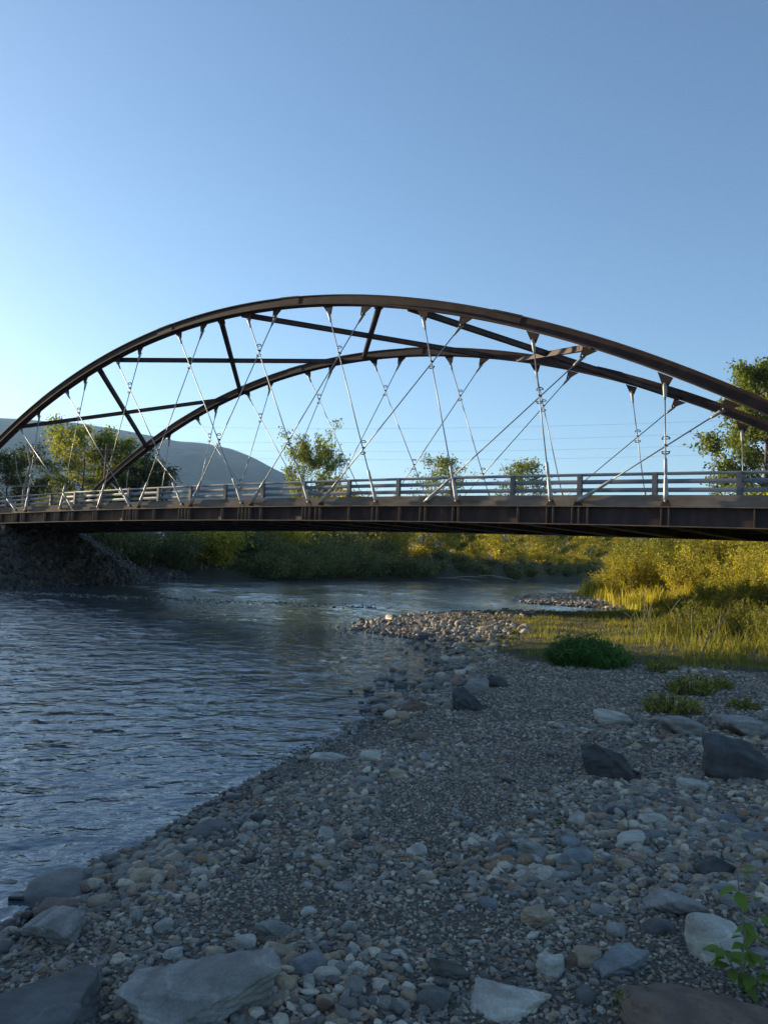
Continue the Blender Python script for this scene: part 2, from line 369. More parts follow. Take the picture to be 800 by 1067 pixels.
# bridge space: t along (0 = middle of the span), v across (0 = near arch), z up from the water
W_ = 9.09
def cam_z(t): return -.0005 * t * t
ZG, ZB = 4.177, 3.579
def arch_z(t): return ZG + 8.8675 * (1 - (t / 27.4069) ** 2) - .678e-6 * t ** 4
bridge = empty('arch_bridge', (B0[0], B0[1], 0), -AZ)
tag(bridge, 'rust brown steel arch road bridge with criss-crossed white hanger rods, spanning the river', 'bridge')
TE = 27.15
def rib(v, name_label):
    b = MB(); hw, hd = .18, .155; secs = []; ts = np.linspace(-TE, TE, 70)
    def ring(t, w_, lo, hi):
        dz = (arch_z(t + .01) - arch_z(t - .01)) / .02; nl = math.hypot(1, dz); nx, nz = -dz / nl, 1 / nl; z = arch_z(t)
        return [(t + nx * o, v + s, z + nz * o) for s, o in ((-w_, lo), (w_, lo), (w_, hi), (-w_, hi))]
    b.sweep([ring(t, hw - .03, -hd, hd) for t in ts])
    b.sweep([ring(t, hw + .03, hd + .001, hd + .035) for t in ts]); b.sweep([ring(t, hw + .03, -hd - .035, -hd - .001) for t in ts])
    # bolted splice collars
    for ts0 in (-14.6, -4.2, 4.2, 14.6):
        b.sweep([ring(t, hw - .012, -hd + .03, hd - .03) for t in (ts0 - .55, ts0, ts0 + .55)])
        b.sweep([ring(t, hw + .02, hd + .036, hd + .055) for t in (ts0 - .55, ts0, ts0 + .55)])
    o = b.build('arch_rib', M['corten'], bridge); o['label'] = name_label
    return o
rib(0, 'near arch rib'); rib(W_, 'far arch rib')
# girders with flanges; stiffeners are their sub-parts
HR = [(-21.94, -17.28), (-17.6, -11.4), (-12.9, -6.3), (-8.3, -2.25), (-3.35, 1.8), (1.45, 5.75), (6.25, 9.2), (11.0, 12.8), (15.55, 16.4), (20.0, 20.1), (24.0, 23.6)]
HL = [(-a, -b_) for a, b_ in HR]
def girder(v, out):
    ts = np.linspace(-29.5, 29.5, 40); b = MB()
    def strip(v0, v1, z0, z1):
        b.sweep([[(t, v0, z0 + cam_z(t)), (t, v1, z0 + cam_z(t)), (t, v1, z1 + cam_z(t)), (t, v0, z1 + cam_z(t))] for t in ts])
    strip(v - .012, v + .012, ZB + .026, ZG - .031)
    g = b.build('edge_girder', M['web'], bridge)
    for z0, z1, nm in ((ZG - .03, ZG, 'top_flange'), (ZB, ZB + .025, 'bottom_flange')):
        b = MB(); strip(v - .2, v + .2, z0, z1); b.build(nm, M['edge'], g)
    ps = []
    for t0, t1 in HR + HL: ps += [t1 - .11, t1 + .11]
    for k in range(-11, 12): ps.append(k * 2.44 + .6)
    ps = sorted(p_ for p_ in ps if abs(p_) < 28.5); last = -99
    proto = None
    for p_ in ps:
        if p_ - last < .16: continue
        last = p_
        b = MB(); b.box(-.008, .008, min(0.013 * out, .17 * out), max(.013 * out, .17 * out), ZB + .026, ZG - .031)
        if proto is None: proto = b.mesh('stiffener', M['edge'])
        s_ = link('stiffener', proto, g, (p_, v, cam_z(p_)))
girder(0, -1); girder(W_, 1)
# deck
def long_strip(name, v0, v1, z0, z1, mat, t0=-29.5, t1=29.5, par=bridge):
    b = MB(); b.sweep([[(t, v0, z0 + cam_z(t)), (t, v1, z0 + cam_z(t)), (t, v1, z1 + cam_z(t)), (t, v0, z1 + cam_z(t))] for t in np.linspace(t0, t1, 40)])
    return b.build(name, mat, par)
long_strip('deck_slab', .14, W_ - .14, ZG + .003, ZG + .19, M['concrete'])
long_strip('road_surface', .95, W_ - .95, ZG + .194, ZG + .24, M['asphalt'])
long_strip('curb', .17, .90, ZG + .193, ZG + .37, M['concrete']); long_strip('curb', W_ - .90, W_ - .17, ZG + .193, ZG + .37, M['concrete'])
b = MB(); b.box(-.14, .14, .25, W_ - .25, ZB + .03, ZG - .06); b.box(-.2, .2, .25, W_ - .25, ZB + .001, ZB + .028); fb = b.mesh('floor_beam', M['web'])
for k in range(-11, 12):
    t = k * 2.44 + .6; link('floor_beam', fb, bridge, (t, 0, cam_z(t)))
for v in (2.3, 4.5, 6.8): long_strip('stringer', v - .12, v + .12, ZB + .2, ZG, M['web'])
# hangers
def z_low(t): return ZG + cam_z(t) + .16
gus_up, gus_lo = {}, {}
def gusset(t, v, dirx):
    dz = (arch_z(t + .01) - arch_z(t - .01)) / .02; nl = math.hypot(1, dz); tx, tz = 1 / nl, dz / nl; z = arch_z(t) - .245 * nl
    b = MB(); cx, cz = t, z + .02; w1 = .26
    P = [(cx - tx * w1, cz - tz * w1), (cx + tx * w1, cz + tz * w1), (t + dirx[0] * .36 + .07, z + dirx[1] * .36), (t + dirx[0] * .40, z + dirx[1] * .40), (t + dirx[0] * .36 - .07, z + dirx[1] * .36)]
    if (P[2][0] - P[4][0]) < 0: P[2], P[4] = P[4], P[2]
    b.sweep([[(x, v - .02, zz) for x, zz in P], [(x, v + .02, zz) for x, zz in P]])
    o = b.build('hanger_gusset', M['corten'], bridge)
    return (t + dirx[0] * .30, z + dirx[1] * .30)
def hanger(t0, t1, v, off):
    z0 = arch_z(t0) - .25; z1 = z_low(t1); d = np.array((t1 - t0, z1 - z0)); ln = np.linalg.norm(d); d /= ln
    px_, pz_ = gusset(t0, v, d)
    A = np.array((px_, v + off, pz_)); B = np.array((t1, v + off, z1)); D3 = (B - A) / np.linalg.norm(B - A); ln = np.linalg.norm(B - A)
    side = 1 if off > 0 else -1
    r = MB(); r.tube([A + D3 * .1, B - D3 * .2], .022, 8); h = r.build('hanger_rod', M['rod'], bridge, True)
    c = MB()   # upper fork and turnbuckle
    c.tube([A - D3 * .06, A + D3 * .02, A + D3 * .12, A + D3 * .34, A + D3 * .46], [.03, .062, .062, .048, .028], 10)
    c.tube([A + np.array((0, -.09, 0)), A + np.array((0, .09, 0))], .028, 8)
    c.build('upper_clevis', M['clevis'], h, True)
    c = MB()
    k = min(1.0, ln / 3.0)
    c.tube([B - D3 * 1.32 * k, B - D3 * 1.26 * k, B - D3 * .86 * k, B - D3 * .80 * k, B - D3 * .76 * k, B - D3 * .66 * k, B - D3 * .2, B - D3 * .02], [.027, .05, .055, .036, .036, .056, .078, .072], 10)
    c.tube([B + np.array((0, -.1, 0)), B + np.array((0, .1, 0))], .03, 8)
    c.build('lower_socket', M['clevis'], h, True)
    # lug plate on the girder
    zt = ZG + cam_z(t1); b = MB()
    P = [(t1 - .17, zt + .001), (t1 + .17, zt + .001), (B[0] + .06, B[2] + .05), (B[0] - .06, B[2] + .05)]
    b.sweep([[(x, v + off - .018, z) for x, z in P], [(x, v + off + .018, z) for x, z in P]]); b.build('lug_plate', M['corten'], bridge)
    return A, B
clip_count = 0
for v in (0, W_):
    R = [hanger(a, b_, v, -.055) for a, b_ in HR]; Q = [hanger(a, b_, v, .055) for a, b_ in HL]
    for A, B in R:
        for C_, D_ in Q:
            M2 = np.array([[B[0] - A[0], -(D_[0] - C_[0])], [B[2] - A[2], -(D_[2] - C_[2])]])
            if abs(np.linalg.det(M2)) < 1e-6: continue
            s, q = np.linalg.solve(M2, np.array([C_[0] - A[0], C_[2] - A[2]]))
            ls = np.linalg.norm(B - A)
            if .06 < s < .86 and .06 < q < .86 and s * ls > .8:
                X = A + (B - A) * s; X[1] = v; b = MB()
                for sg in (1, -1):
                    zc = X[2] + sg * .19
                    pts = [(X[0] + .115 * math.cos(a), v - .02 + .02 * math.sin(a * 2), zc + sg * .08 * math.sin(a)) for a in np.linspace(-.15, PI + .15, 9)]
                    b.tube(pts, .020, 6); b.tube([(X[0] - .115, v, zc), (X[0] + .115, v, zc)], .014, 6)
                b.tube([(X[0], v - .08, X[2]), (X[0], v + .08, X[2])], .035, 8)
                b.build('rod_spacer_clip', M['clip'], bridge, True)
# cross bracing between the two ribs
def brace(ta, va, tb, vb):
    da = np.array((ta, va + .0, arch_z(ta) - .12)); db = np.array((tb, vb, arch_z(tb) - .12)); d = db - da; d /= np.linalg.norm(d)
    b = MB(); b.beam(da + d * .22, db - d * .22, .13, .17)
    b.beam(da + d * .22 + np.array((0, 0, .095)), db - d * .22 + np.array((0, 0, .095)), .2, .02); b.beam(da + d * .22 - np.array((0, 0, .095)), db - d * .22 - np.array((0, 0, .095)), .2, .02)
    for P, s in ((da, 1), (db, -1)):
        b.beam(P + d * s * .16, P + d * s * .75, .34, .03)
    b.build('cross_brace', M['brace'], bridge)
NODES = [-18.4, -9.4, .2, 9.5, 18.3]
for a, b_ in zip(NODES[:-1], NODES[1:]):
    brace(a + .55, 0, b_ - .55, W_); brace(a + .55, W_, b_ - .55, 0)
# railings: post and three tube rails, one per side
def railing(v):
    r = empty('railing', (0, 0, 0), 0, bridge)
    b = MB(); zc = ZG + .37
    b.box(-.075, .075, -.06, .06, zc + .001, zc + .70); b.box(-.13, .13, -.12, .12, zc + .001, zc + .03)
    pm = b.mesh('railing_post', M['post']); p0 = -5.929 + 27.9463
    t = p0
    while t > -29.3:
        link('railing_post', pm, r, (t, v, cam_z(t))); t -= 2.44
    for t in (p0 + 2.44, p0 + 4.88): link('railing_post', pm, r, (t, v, cam_z(t)))
    s_ = -.075 if v > 4 else .075       # rails sit on the road side of the posts
    for zr, hh in ((.19, .065), (.455, .065), (.69, .045)):
        b = MB(); ts = np.linspace(-29.3, 29.3, 48); yy = v + s_ * 1.0
        b.sweep([[(t, yy - .05, zc + zr - hh + cam_z(t)), (t, yy + .05, zc + zr - hh + cam_z(t)), (t, yy + .062, zc + zr + cam_z(t)), (t, yy + .05, zc + zr + hh + cam_z(t)), (t, yy - .05, zc + zr + hh + cam_z(t)), (t, yy - .062, zc + zr + cam_z(t))] for t in ts])
        b.build('rail', M['rail'], r)
    return r
railing(.5); railing(W_ - .5)
# abutments at both ends, under the girders
for sg, lab in ((-1, 'shadowed concrete abutment under the far left end of the bridge'), (1, 'concrete abutment under the near right end of the bridge')):
    ab = empty('bridge_abutment', tuple(B0 + BU * sg * 28.2) + (0,), -AZ); tag(ab, lab, 'abutment')
    b = MB(); z0 = ZB + cam_z(28) - .06; b.box(-.7, .7, -1.0, W_ + 1.0, .8, z0); b.build('bearing_wall', M['concrete'], ab)
    b = MB(); b.box(sg * .9 - .18, sg * .9 + .18, -1.0, W_ + 1.0, z0 - .02, ZG + cam_z(29) - .1); b.build('back_wall', M['concrete'], ab)
    for v in (0, W_):
        b = MB(); b.box(-.3, .3, v - .25, v + .25, z0 + .001, z0 + .055); b.build('bearing_pad', M['web'], ab)
    for v in (-1.2, W_ + 1.2):
        b = MB(); b.box(min(0, sg * 4.2), max(0, sg * 4.2), v - .15, v + .15, .9, z0 + .3); b.build('wing_wall', M['concrete'], ab)
# approach roads
for sg in (-1, 1):
    b = MB(); z = ZG + cam_z(29.5) + .2
    s0, s1 = sg * 29.51, sg * 90
    b.sweep([[(t, .4, zz - .3), (t, W_ - .4, zz - .3), (t, W_ - .4, zz), (t, .4, zz)] for t, zz in ((s0, z), (sg * 45, z - .45), (s1, 3.35))])
    o = b.build('approach_road', M['asphalt']); o.location = (B0[0], B0[1], 0); o.rotation_euler = (0, 0, -AZ); tag(o, kind='structure')

# ---------------------------------------------------------------- rocks
def icosphere(sub):
    t = (1 + 5 ** .5) / 2; v = [(-1, t, 0), (1, t, 0), (-1, -t, 0), (1, -t, 0), (0, -1, t), (0, 1, t), (0, -1, -t), (0, 1, -t), (t, 0, -1), (t, 0, 1), (-t, 0, -1), (-t, 0, 1)]
    f = [(0, 11, 5), (0, 5, 1), (0, 1, 7), (0, 7, 10), (0, 10, 11), (1, 5, 9), (5, 11, 4), (11, 10, 2), (10, 7, 6), (7, 1, 8), (3, 9, 4), (3, 4, 2), (3, 2, 6), (3, 6, 8), (3, 8, 9), (4, 9, 5), (2, 4, 11), (6, 2, 10), (8, 6, 7), (9, 8, 1)]
    v = [np.array(a) / np.linalg.norm(a) for a in v]
    for _ in range(sub):
        c = {}; nf = []
        def mid(a, b):
            k = (min(a, b), max(a, b))
            if k not in c: q = v[a] + v[b]; v.append(q / np.linalg.norm(q)); c[k] = len(v) - 1
            return c[k]
        for a, b, d in f:
            x, y, z = mid(a, b), mid(b, d), mid(d, a); nf += [(a, x, z), (b, y, x), (d, z, y), (x, y, z)]
        f = nf
    return np.array(v), np.array(f)
ICO = {k: icosphere(k) for k in (1, 2, 3, 4, 5)}
def rock_shape(seed, sub, sharp, dims, planes=14, rough=.02):
    """a stone: rounded when sharp is low, faceted when it is high; unit half-size times dims"""
    r = np.random.RandomState(seed); D, F = ICO[sub]
    n = r.normal(size=(planes, 3)); n /= np.linalg.norm(n, axis=1)[:, None]; dd = r.uniform(.62 if sharp < 28 else .5, 1.0 if sharp < 28 else .85, planes)
    n = np.concatenate([n, np.eye(3), -np.eye(3)]); dd = np.concatenate([dd, np.full(6, .95)])
    q = np.maximum(D @ n.T, 0) / dd; rad = (q ** sharp).sum(1) ** (-1 / sharp)
    for k in range(10):
        kx = r.normal(size=3) * (2 + k * 1.3); rad = rad * (1 + rough / (1 + k * .35) * np.sin(D @ kx + r.uniform(0, 6)))
    return D * rad[:, None] * np.array(dims), F
def stone_material(name, use_random):
    mt, n, p = material(name)
    oi = N(n, 'ShaderNodeObjectInfo'); tc = N(n, 'ShaderNodeTexCoord')
    ad = N(n, 'ShaderNodeVectorMath', operation='ADD'); L(n, tc.outputs['Object'], ad.inputs[0]); L(n, oi.outputs['Location'], ad.inputs[1])
    n1 = noise(n, 3.0 if use_random else 9.0, 6, .65, ad.outputs[0]); n2 = noise(n, 40 if use_random else 70, 3, .7, ad.outputs[0])
    if use_random:
        base = ramp(n, oi.outputs['Random'], [(0, (0.157, 0.142, 0.117)), (.12, (0.368, 0.316, 0.250)), (.25, (0.240, 0.216, 0.177)), (.4, (0.494, 0.417, 0.315)), (.5, (0.349, 0.254, 0.160)), (.6, (0.284, 0.253, 0.207)), (.7, (0.442, 0.316, 0.192)), (.78, (0.193, 0.163, 0.132)), (.86, (0.622, 0.521, 0.379)), (.93, (0.311, 0.184, 0.108)), (1, (0.386, 0.332, 0.260))], 'CONSTANT').outputs[0]
    else: base = oi.outputs['Color']
    v = ramp(n, n1.outputs[0], [(.25, (.6, .6, .6)), (.5, (1, 1, 1)), (.75, (1.25, 1.22, 1.18))]); v2 = ramp(n, n2.outputs[0], [(.3, (.8, .8, .8)), (.7, (1.15, 1.15, 1.15))])
    m1 = N(n, 'ShaderNodeMix', data_type='RGBA', blend_type='MULTIPLY'); m1.inputs[0].default_value = 1; L(n, base, m1.inputs[6]); L(n, v.outputs[0], m1.inputs[7])
    m2 = N(n, 'ShaderNodeMix', data_type='RGBA', blend_type='MULTIPLY'); m2.inputs[0].default_value = 1; L(n, m1.outputs[2], m2.inputs[6]); L(n, v2.outputs[0], m2.inputs[7])
    # a wet band near the water
    geo = N(n, 'ShaderNodeNewGeometry'); sp = N(n, 'ShaderNodeSeparateXYZ'); L(n, geo.outputs['Position'], sp.inputs[0])
    wt = N(n, 'ShaderNodeMapRange'); wt.inputs[1].default_value = .02; wt.inputs[2].default_value = .12; wt.inputs[3].default_value = .38; wt.inputs[4].default_value = 1; L(n, sp.outputs[2], wt.inputs[0])
    m3 = N(n, 'ShaderNodeVectorMath', operation='SCALE'); L(n, m2.outputs[2], m3.inputs[0]); L(n, wt.outputs[0], m3.inputs['Scale'])
    L(n, m3.outputs[0], p.inputs['Base Color'])
    rr = N(n, 'ShaderNodeMapRange'); rr.inputs[1].default_value = .02; rr.inputs[2].default_value = .12; rr.inputs[3].default_value = .25; rr.inputs[4].default_value = .78; L(n, sp.outputs[2], rr.inputs[0]); L(n, rr.outputs[0], p.inputs['Roughness'])
    b = N(n, 'ShaderNodeBump'); b.inputs['Strength'].default_value = .45; b.inputs['Distance'].default_value = .006 if not use_random else .05; L(n, n1.outputs[0], b.inputs['Height'])
    if not use_random:
        mp = N(n, 'ShaderNodeMapping'); mp.inputs['Rotation'].default_value = (.5, .4, .3); mp.inputs['Scale'].default_value = (1, 1, 4.5); L(n, ad.outputs[0], mp.inputs[0])
        n3 = noise(n, 12, 8, .72, mp.outputs[0]); b.inputs['Strength'].default_value = .8; b.inputs['Distance'].default_value = .012
        b2 = N(n, 'ShaderNodeBump'); b2.inputs['Strength'].default_value = .7; b2.inputs['Distance'].default_value = .012; L(n, n3.outputs[0], b2.inputs['Height']); L(n, b.outputs[0], b2.inputs['Normal']); L(n, b2.outputs[0], p.inputs['Normal'])
        # pale mineral veins and darker stains
        vn = N(n, 'ShaderNodeTexWave'); vn.inputs['Scale'].default_value = .9; vn.inputs['Distortion'].default_value = 22; vn.inputs['Detail'].default_value = 4; L(n, mp.outputs[0], vn.inputs['Vector'])
        vr = ramp(n, vn.outputs['Fac'], [(0, (.78, .76, .74)), (.45, (1, 1, 1)), (.97, (1.03, 1.03, 1.03)), (1, (1.3, 1.28, 1.24))])
        m4 = N(n, 'ShaderNodeMix', data_type='RGBA', blend_type='MULTIPLY'); m4.inputs[0].default_value = 1; L(n, m2.outputs[2], m4.inputs[6]); L(n, vr.outputs[0], m4.inputs[7]); L(n, m4.outputs[2], m3.inputs[0])
    else: L(n, b.outputs[0], p.inputs['Normal'])
    return mt
STONE = stone_material('river_stone_single', False); PEB = stone_material('river_pebbles', True)
def proto_set(cname, specs, mat):
    c = bpy.data.collections.new(cname)
    for i, (seed, sub, sharp, dims, rough) in enumerate(specs):
        V, F = rock_shape(seed, sub, sharp, dims, rough=rough)
        o = bpy.data.objects.new('%s_%02d' % (cname, i), np_mesh(cname, V, F, mat)); c.objects.link(o)
    return c
def scatter(name, P, rot, scl, idx, coll, mods=None):
    me = bpy.data.meshes.new(name); me.vertices.add(len(P)); me.vertices.foreach_set('co', np.asarray(P, np.float32).ravel())
    for an, ty, arr, key in (('rot', 'FLOAT_VECTOR', rot, 'vector'), ('scl', 'FLOAT_VECTOR', scl, 'vector'), ('pick', 'INT', idx, 'value')):
        a = me.attributes.new(an, ty, 'POINT'); a.data.foreach_set(key, np.asarray(arr, np.int32 if ty == 'INT' else np.float32).ravel())
    o = link(name, me); g = bpy.data.node_groups.new(name + '_scatter', 'GeometryNodeTree')
    g.interface.new_socket('Geometry', in_out='INPUT', socket_type='NodeSocketGeometry'); g.interface.new_socket('Geometry', in_out='OUTPUT', socket_type='NodeSocketGeometry')
    gi = g.nodes.new('NodeGroupInput'); go = g.nodes.new('NodeGroupOutput'); ip = g.nodes.new('GeometryNodeInstanceOnPoints'); ci = g.nodes.new('GeometryNodeCollectionInfo')
    ci.inputs['Collection'].default_value = coll; ci.inputs['Separate Children'].default_value = True; ci.inputs['Reset Children'].default_value = True
    def na(nm, ty):
        q = g.nodes.new('GeometryNodeInputNamedAttribute'); q.data_type = ty; q.inputs['Name'].default_value = nm; return q.outputs[0]
    g.links.new(gi.outputs[0], ip.inputs['Points']); g.links.new(ci.outputs[0], ip.inputs['Instance']); ip.inputs['Pick Instance'].default_value = True
    g.links.new(na('pick', 'INT'), ip.inputs['Instance Index'])
    e2r = g.nodes.new('FunctionNodeEulerToRotation'); g.links.new(na('rot', 'FLOAT_VECTOR'), e2r.inputs[0]); g.links.new(e2r.outputs[0], ip.inputs['Rotation'])
    g.links.new(na('scl', 'FLOAT_VECTOR'), ip.inputs['Scale']); g.links.new(ip.outputs[0], go.inputs[0])
    md = o.modifiers.new('scatter', 'NODES'); md.node_group = g
    return o
pebbles = proto_set('pebble_shape', [(100 + i, 2, [5, 6, 4.5, 8, 5, 12, 6, 16][i], [(1, .8, .5), (1, .7, .45), (1, .9, .55), (1, .65, .6), (1, .8, .35), (1, .75, .5), (1, .6, .4), (.9, .8, .6)][i], .02) for i in range(8)], PEB)
def sector(n, r0, r1, a0=-36, a1=36, seed=0):
    r = np.random.RandomState(seed); R_ = np.sqrt(r.uniform(r0 * r0, r1 * r1, n)); T_ = np.radians(r.uniform(a0, a1, n)); return R_ * np.sin(T_), R_ * np.cos(T_), r
def coarse_map(x, y):
    """where the gravel is coarse: lower right of the beach, the near corner by the water, and towards the bar"""
    d, _ = river_sd(x, y)
    c = .17 + .8 * np.exp(-((x - 2.3) ** 2 / 3.0 + (y - 5.2) ** 2 / 5.5)) + .9 * np.exp(-((x + 1.4) ** 2 + (y - 4.9) ** 2) / .9) + .25 * wavenoise(W_mid, x * 1.7, y * 1.7)
    c += .5 * sstep(12, 22, y); c += .35 * np.exp(-(d / .35) ** 2)
    return np.clip(c, .08, 1.5)
PP, RR, SS, II = [], [], [], []
def pebble_band(n, r0, r1, s0, s1, seed, cond=None, sink=.35, dmin=-.25, a=(-36, 36)):
    x, y, r = sector(n, r0, r1, a[0], a[1], seed); d, idx = river_sd(x, y); k = (d > dmin) & (idx < 41) & (grassy(x, y) < r.uniform(.15, .7, n)); cm = coarse_map(x, y)
    if cond is not None: k &= cond(x, y)
    x, y, cm = x[k], y[k], cm[k]; n = len(x); u = r.uniform(0, 1, n)
    s = s0 + (s1 - s0) * u ** 5 * np.clip(cm, .1, 1.4) + s0 * .5 * cm * r.uniform(0, 1, n)
    z = ground_h(x, y) + s * (.45 - sink)
    PP.append(np.stack([x, y, z], 1)); RR.append(np.stack([r.normal(0, .3, n), r.normal(0, .3, n), r.uniform(0, 6.28, n)], 1))
    SS.append(s[:, None] * r.uniform(.8, 1.2, (n, 3))); II.append(r.randint(0, 8, n))
pebble_band(76000, 2.6, 8.2, .0125, .07, 51, dmin=-.08)
pebble_band(70000, 8, 16.5, .021, .11, 52)
pebble_band(22000, 16, 25, .04, .2, 53)
bar = lambda x, y: (y > 19.5) & (x < 9.5)
pebble_band(9000, 19, 38, .06, .21, 54, bar, dmin=-.5)
pebble_band(9000, 44, 60, .08, .26, 55, lambda x, y: (x < 17) & (x > 7), a=(5, 20))
# strip of stones standing in the shallows off the bar, and the submerged cobble riffle
def extra(n, fx, s0, s1, seed, lift):
    r = np.random.RandomState(seed); x, y = fx(r, n); n = len(x); s = s0 + (s1 - s0) * r.uniform(0, 1, n) ** 3
    z = lift(x, y, s, r); PP.append(np.stack([x, y, z], 1)); RR.append(np.stack([r.normal(0, .3, n), r.normal(0, .3, n), r.uniform(0, 6.28, n)], 1)); SS.append(s[:, None] * r.uniform(.8, 1.2, (n, 3))); II.append(r.randint(0, 8, n))
extra(60, lambda r, n: (r.normal(-.3, .9, n), r.normal(23.5, 2.2, n)), .05, .17, 61, lambda x, y, s, r: ground_h(x, y) + s * .4)
def rocky_edge(r, n):
    P = np.array([(-.2, 10.2), (.5, 12.3), (1.2, 14.4), (1.6, 16.6), (2.1, 18.6), (2.7, 20.6), (3.4, 23)]); t = r.uniform(0, 5.999, n); k = t.astype(int); q = P[k] + (P[k + 1] - P[k]) * (t - k)[:, None]
    return q[:, 0] + r.normal(.1, .32, n), q[:, 1] + r.normal(0, .3, n)
extra(330, rocky_edge, .045, .20, 63, lambda x, y, s, r: ground_h(x, y) + s * .2)
extra(110, lambda r, n: (r.normal(.4, .8, n), r.uniform(12.5, 22.5, n)), .05, .17, 64, lambda x, y, s, r: ground_h(x, y) + s * .35)
extra(1900, lambda r, n: (r.uniform(-17, 0, n), 36.0 + r.normal(0, .75, n)), .05, .15, 62, lambda x, y, s, r: -.03 + .05 * r.uniform(0, 1, len(x)) ** 2 - s * .3)
tag(scatter('gravel', np.concatenate(PP), np.concatenate(RR), np.concatenate(SS), np.concatenate(II), pebbles), 'grey river gravel and cobbles covering the beach and the bar', 'gravel', kind='stuff')
# riprap on the far left embankment
def riprap():
    r = np.random.RandomState(71); n = 16000; x = r.uniform(-34, -14, n); y = r.uniform(30, 70, n); d, idx = river_sd(x, y)
    k = (idx > 54) & (d > -.3) & (d < 6.0); x, y = x[k], y[k]; n = len(x); s = r.uniform(.10, .26, n); z = ground_h(x, y) + s * .1
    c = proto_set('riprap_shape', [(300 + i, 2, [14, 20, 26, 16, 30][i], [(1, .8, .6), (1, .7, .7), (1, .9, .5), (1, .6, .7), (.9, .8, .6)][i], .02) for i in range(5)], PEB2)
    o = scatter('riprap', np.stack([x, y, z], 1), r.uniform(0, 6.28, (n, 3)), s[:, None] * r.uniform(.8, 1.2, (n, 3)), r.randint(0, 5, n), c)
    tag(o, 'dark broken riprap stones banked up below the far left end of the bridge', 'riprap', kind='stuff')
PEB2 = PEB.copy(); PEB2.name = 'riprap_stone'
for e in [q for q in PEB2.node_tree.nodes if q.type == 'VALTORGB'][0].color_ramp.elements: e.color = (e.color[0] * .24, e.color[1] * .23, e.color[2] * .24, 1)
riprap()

COLR = {'grey': (0.271, 0.253, 0.220), 'pale grey': (0.451, 0.415, 0.348), 'tan': (0.384, 0.296, 0.196), 'blue-grey': (0.208, 0.216, 0.210), 'dark': (0.065, 0.061, 0.057), 'brown': (0.176, 0.113, 0.076), 'orange-brown': (0.327, 0.173, 0.073), 'dark grey': (0.129, 0.123, 0.112)}
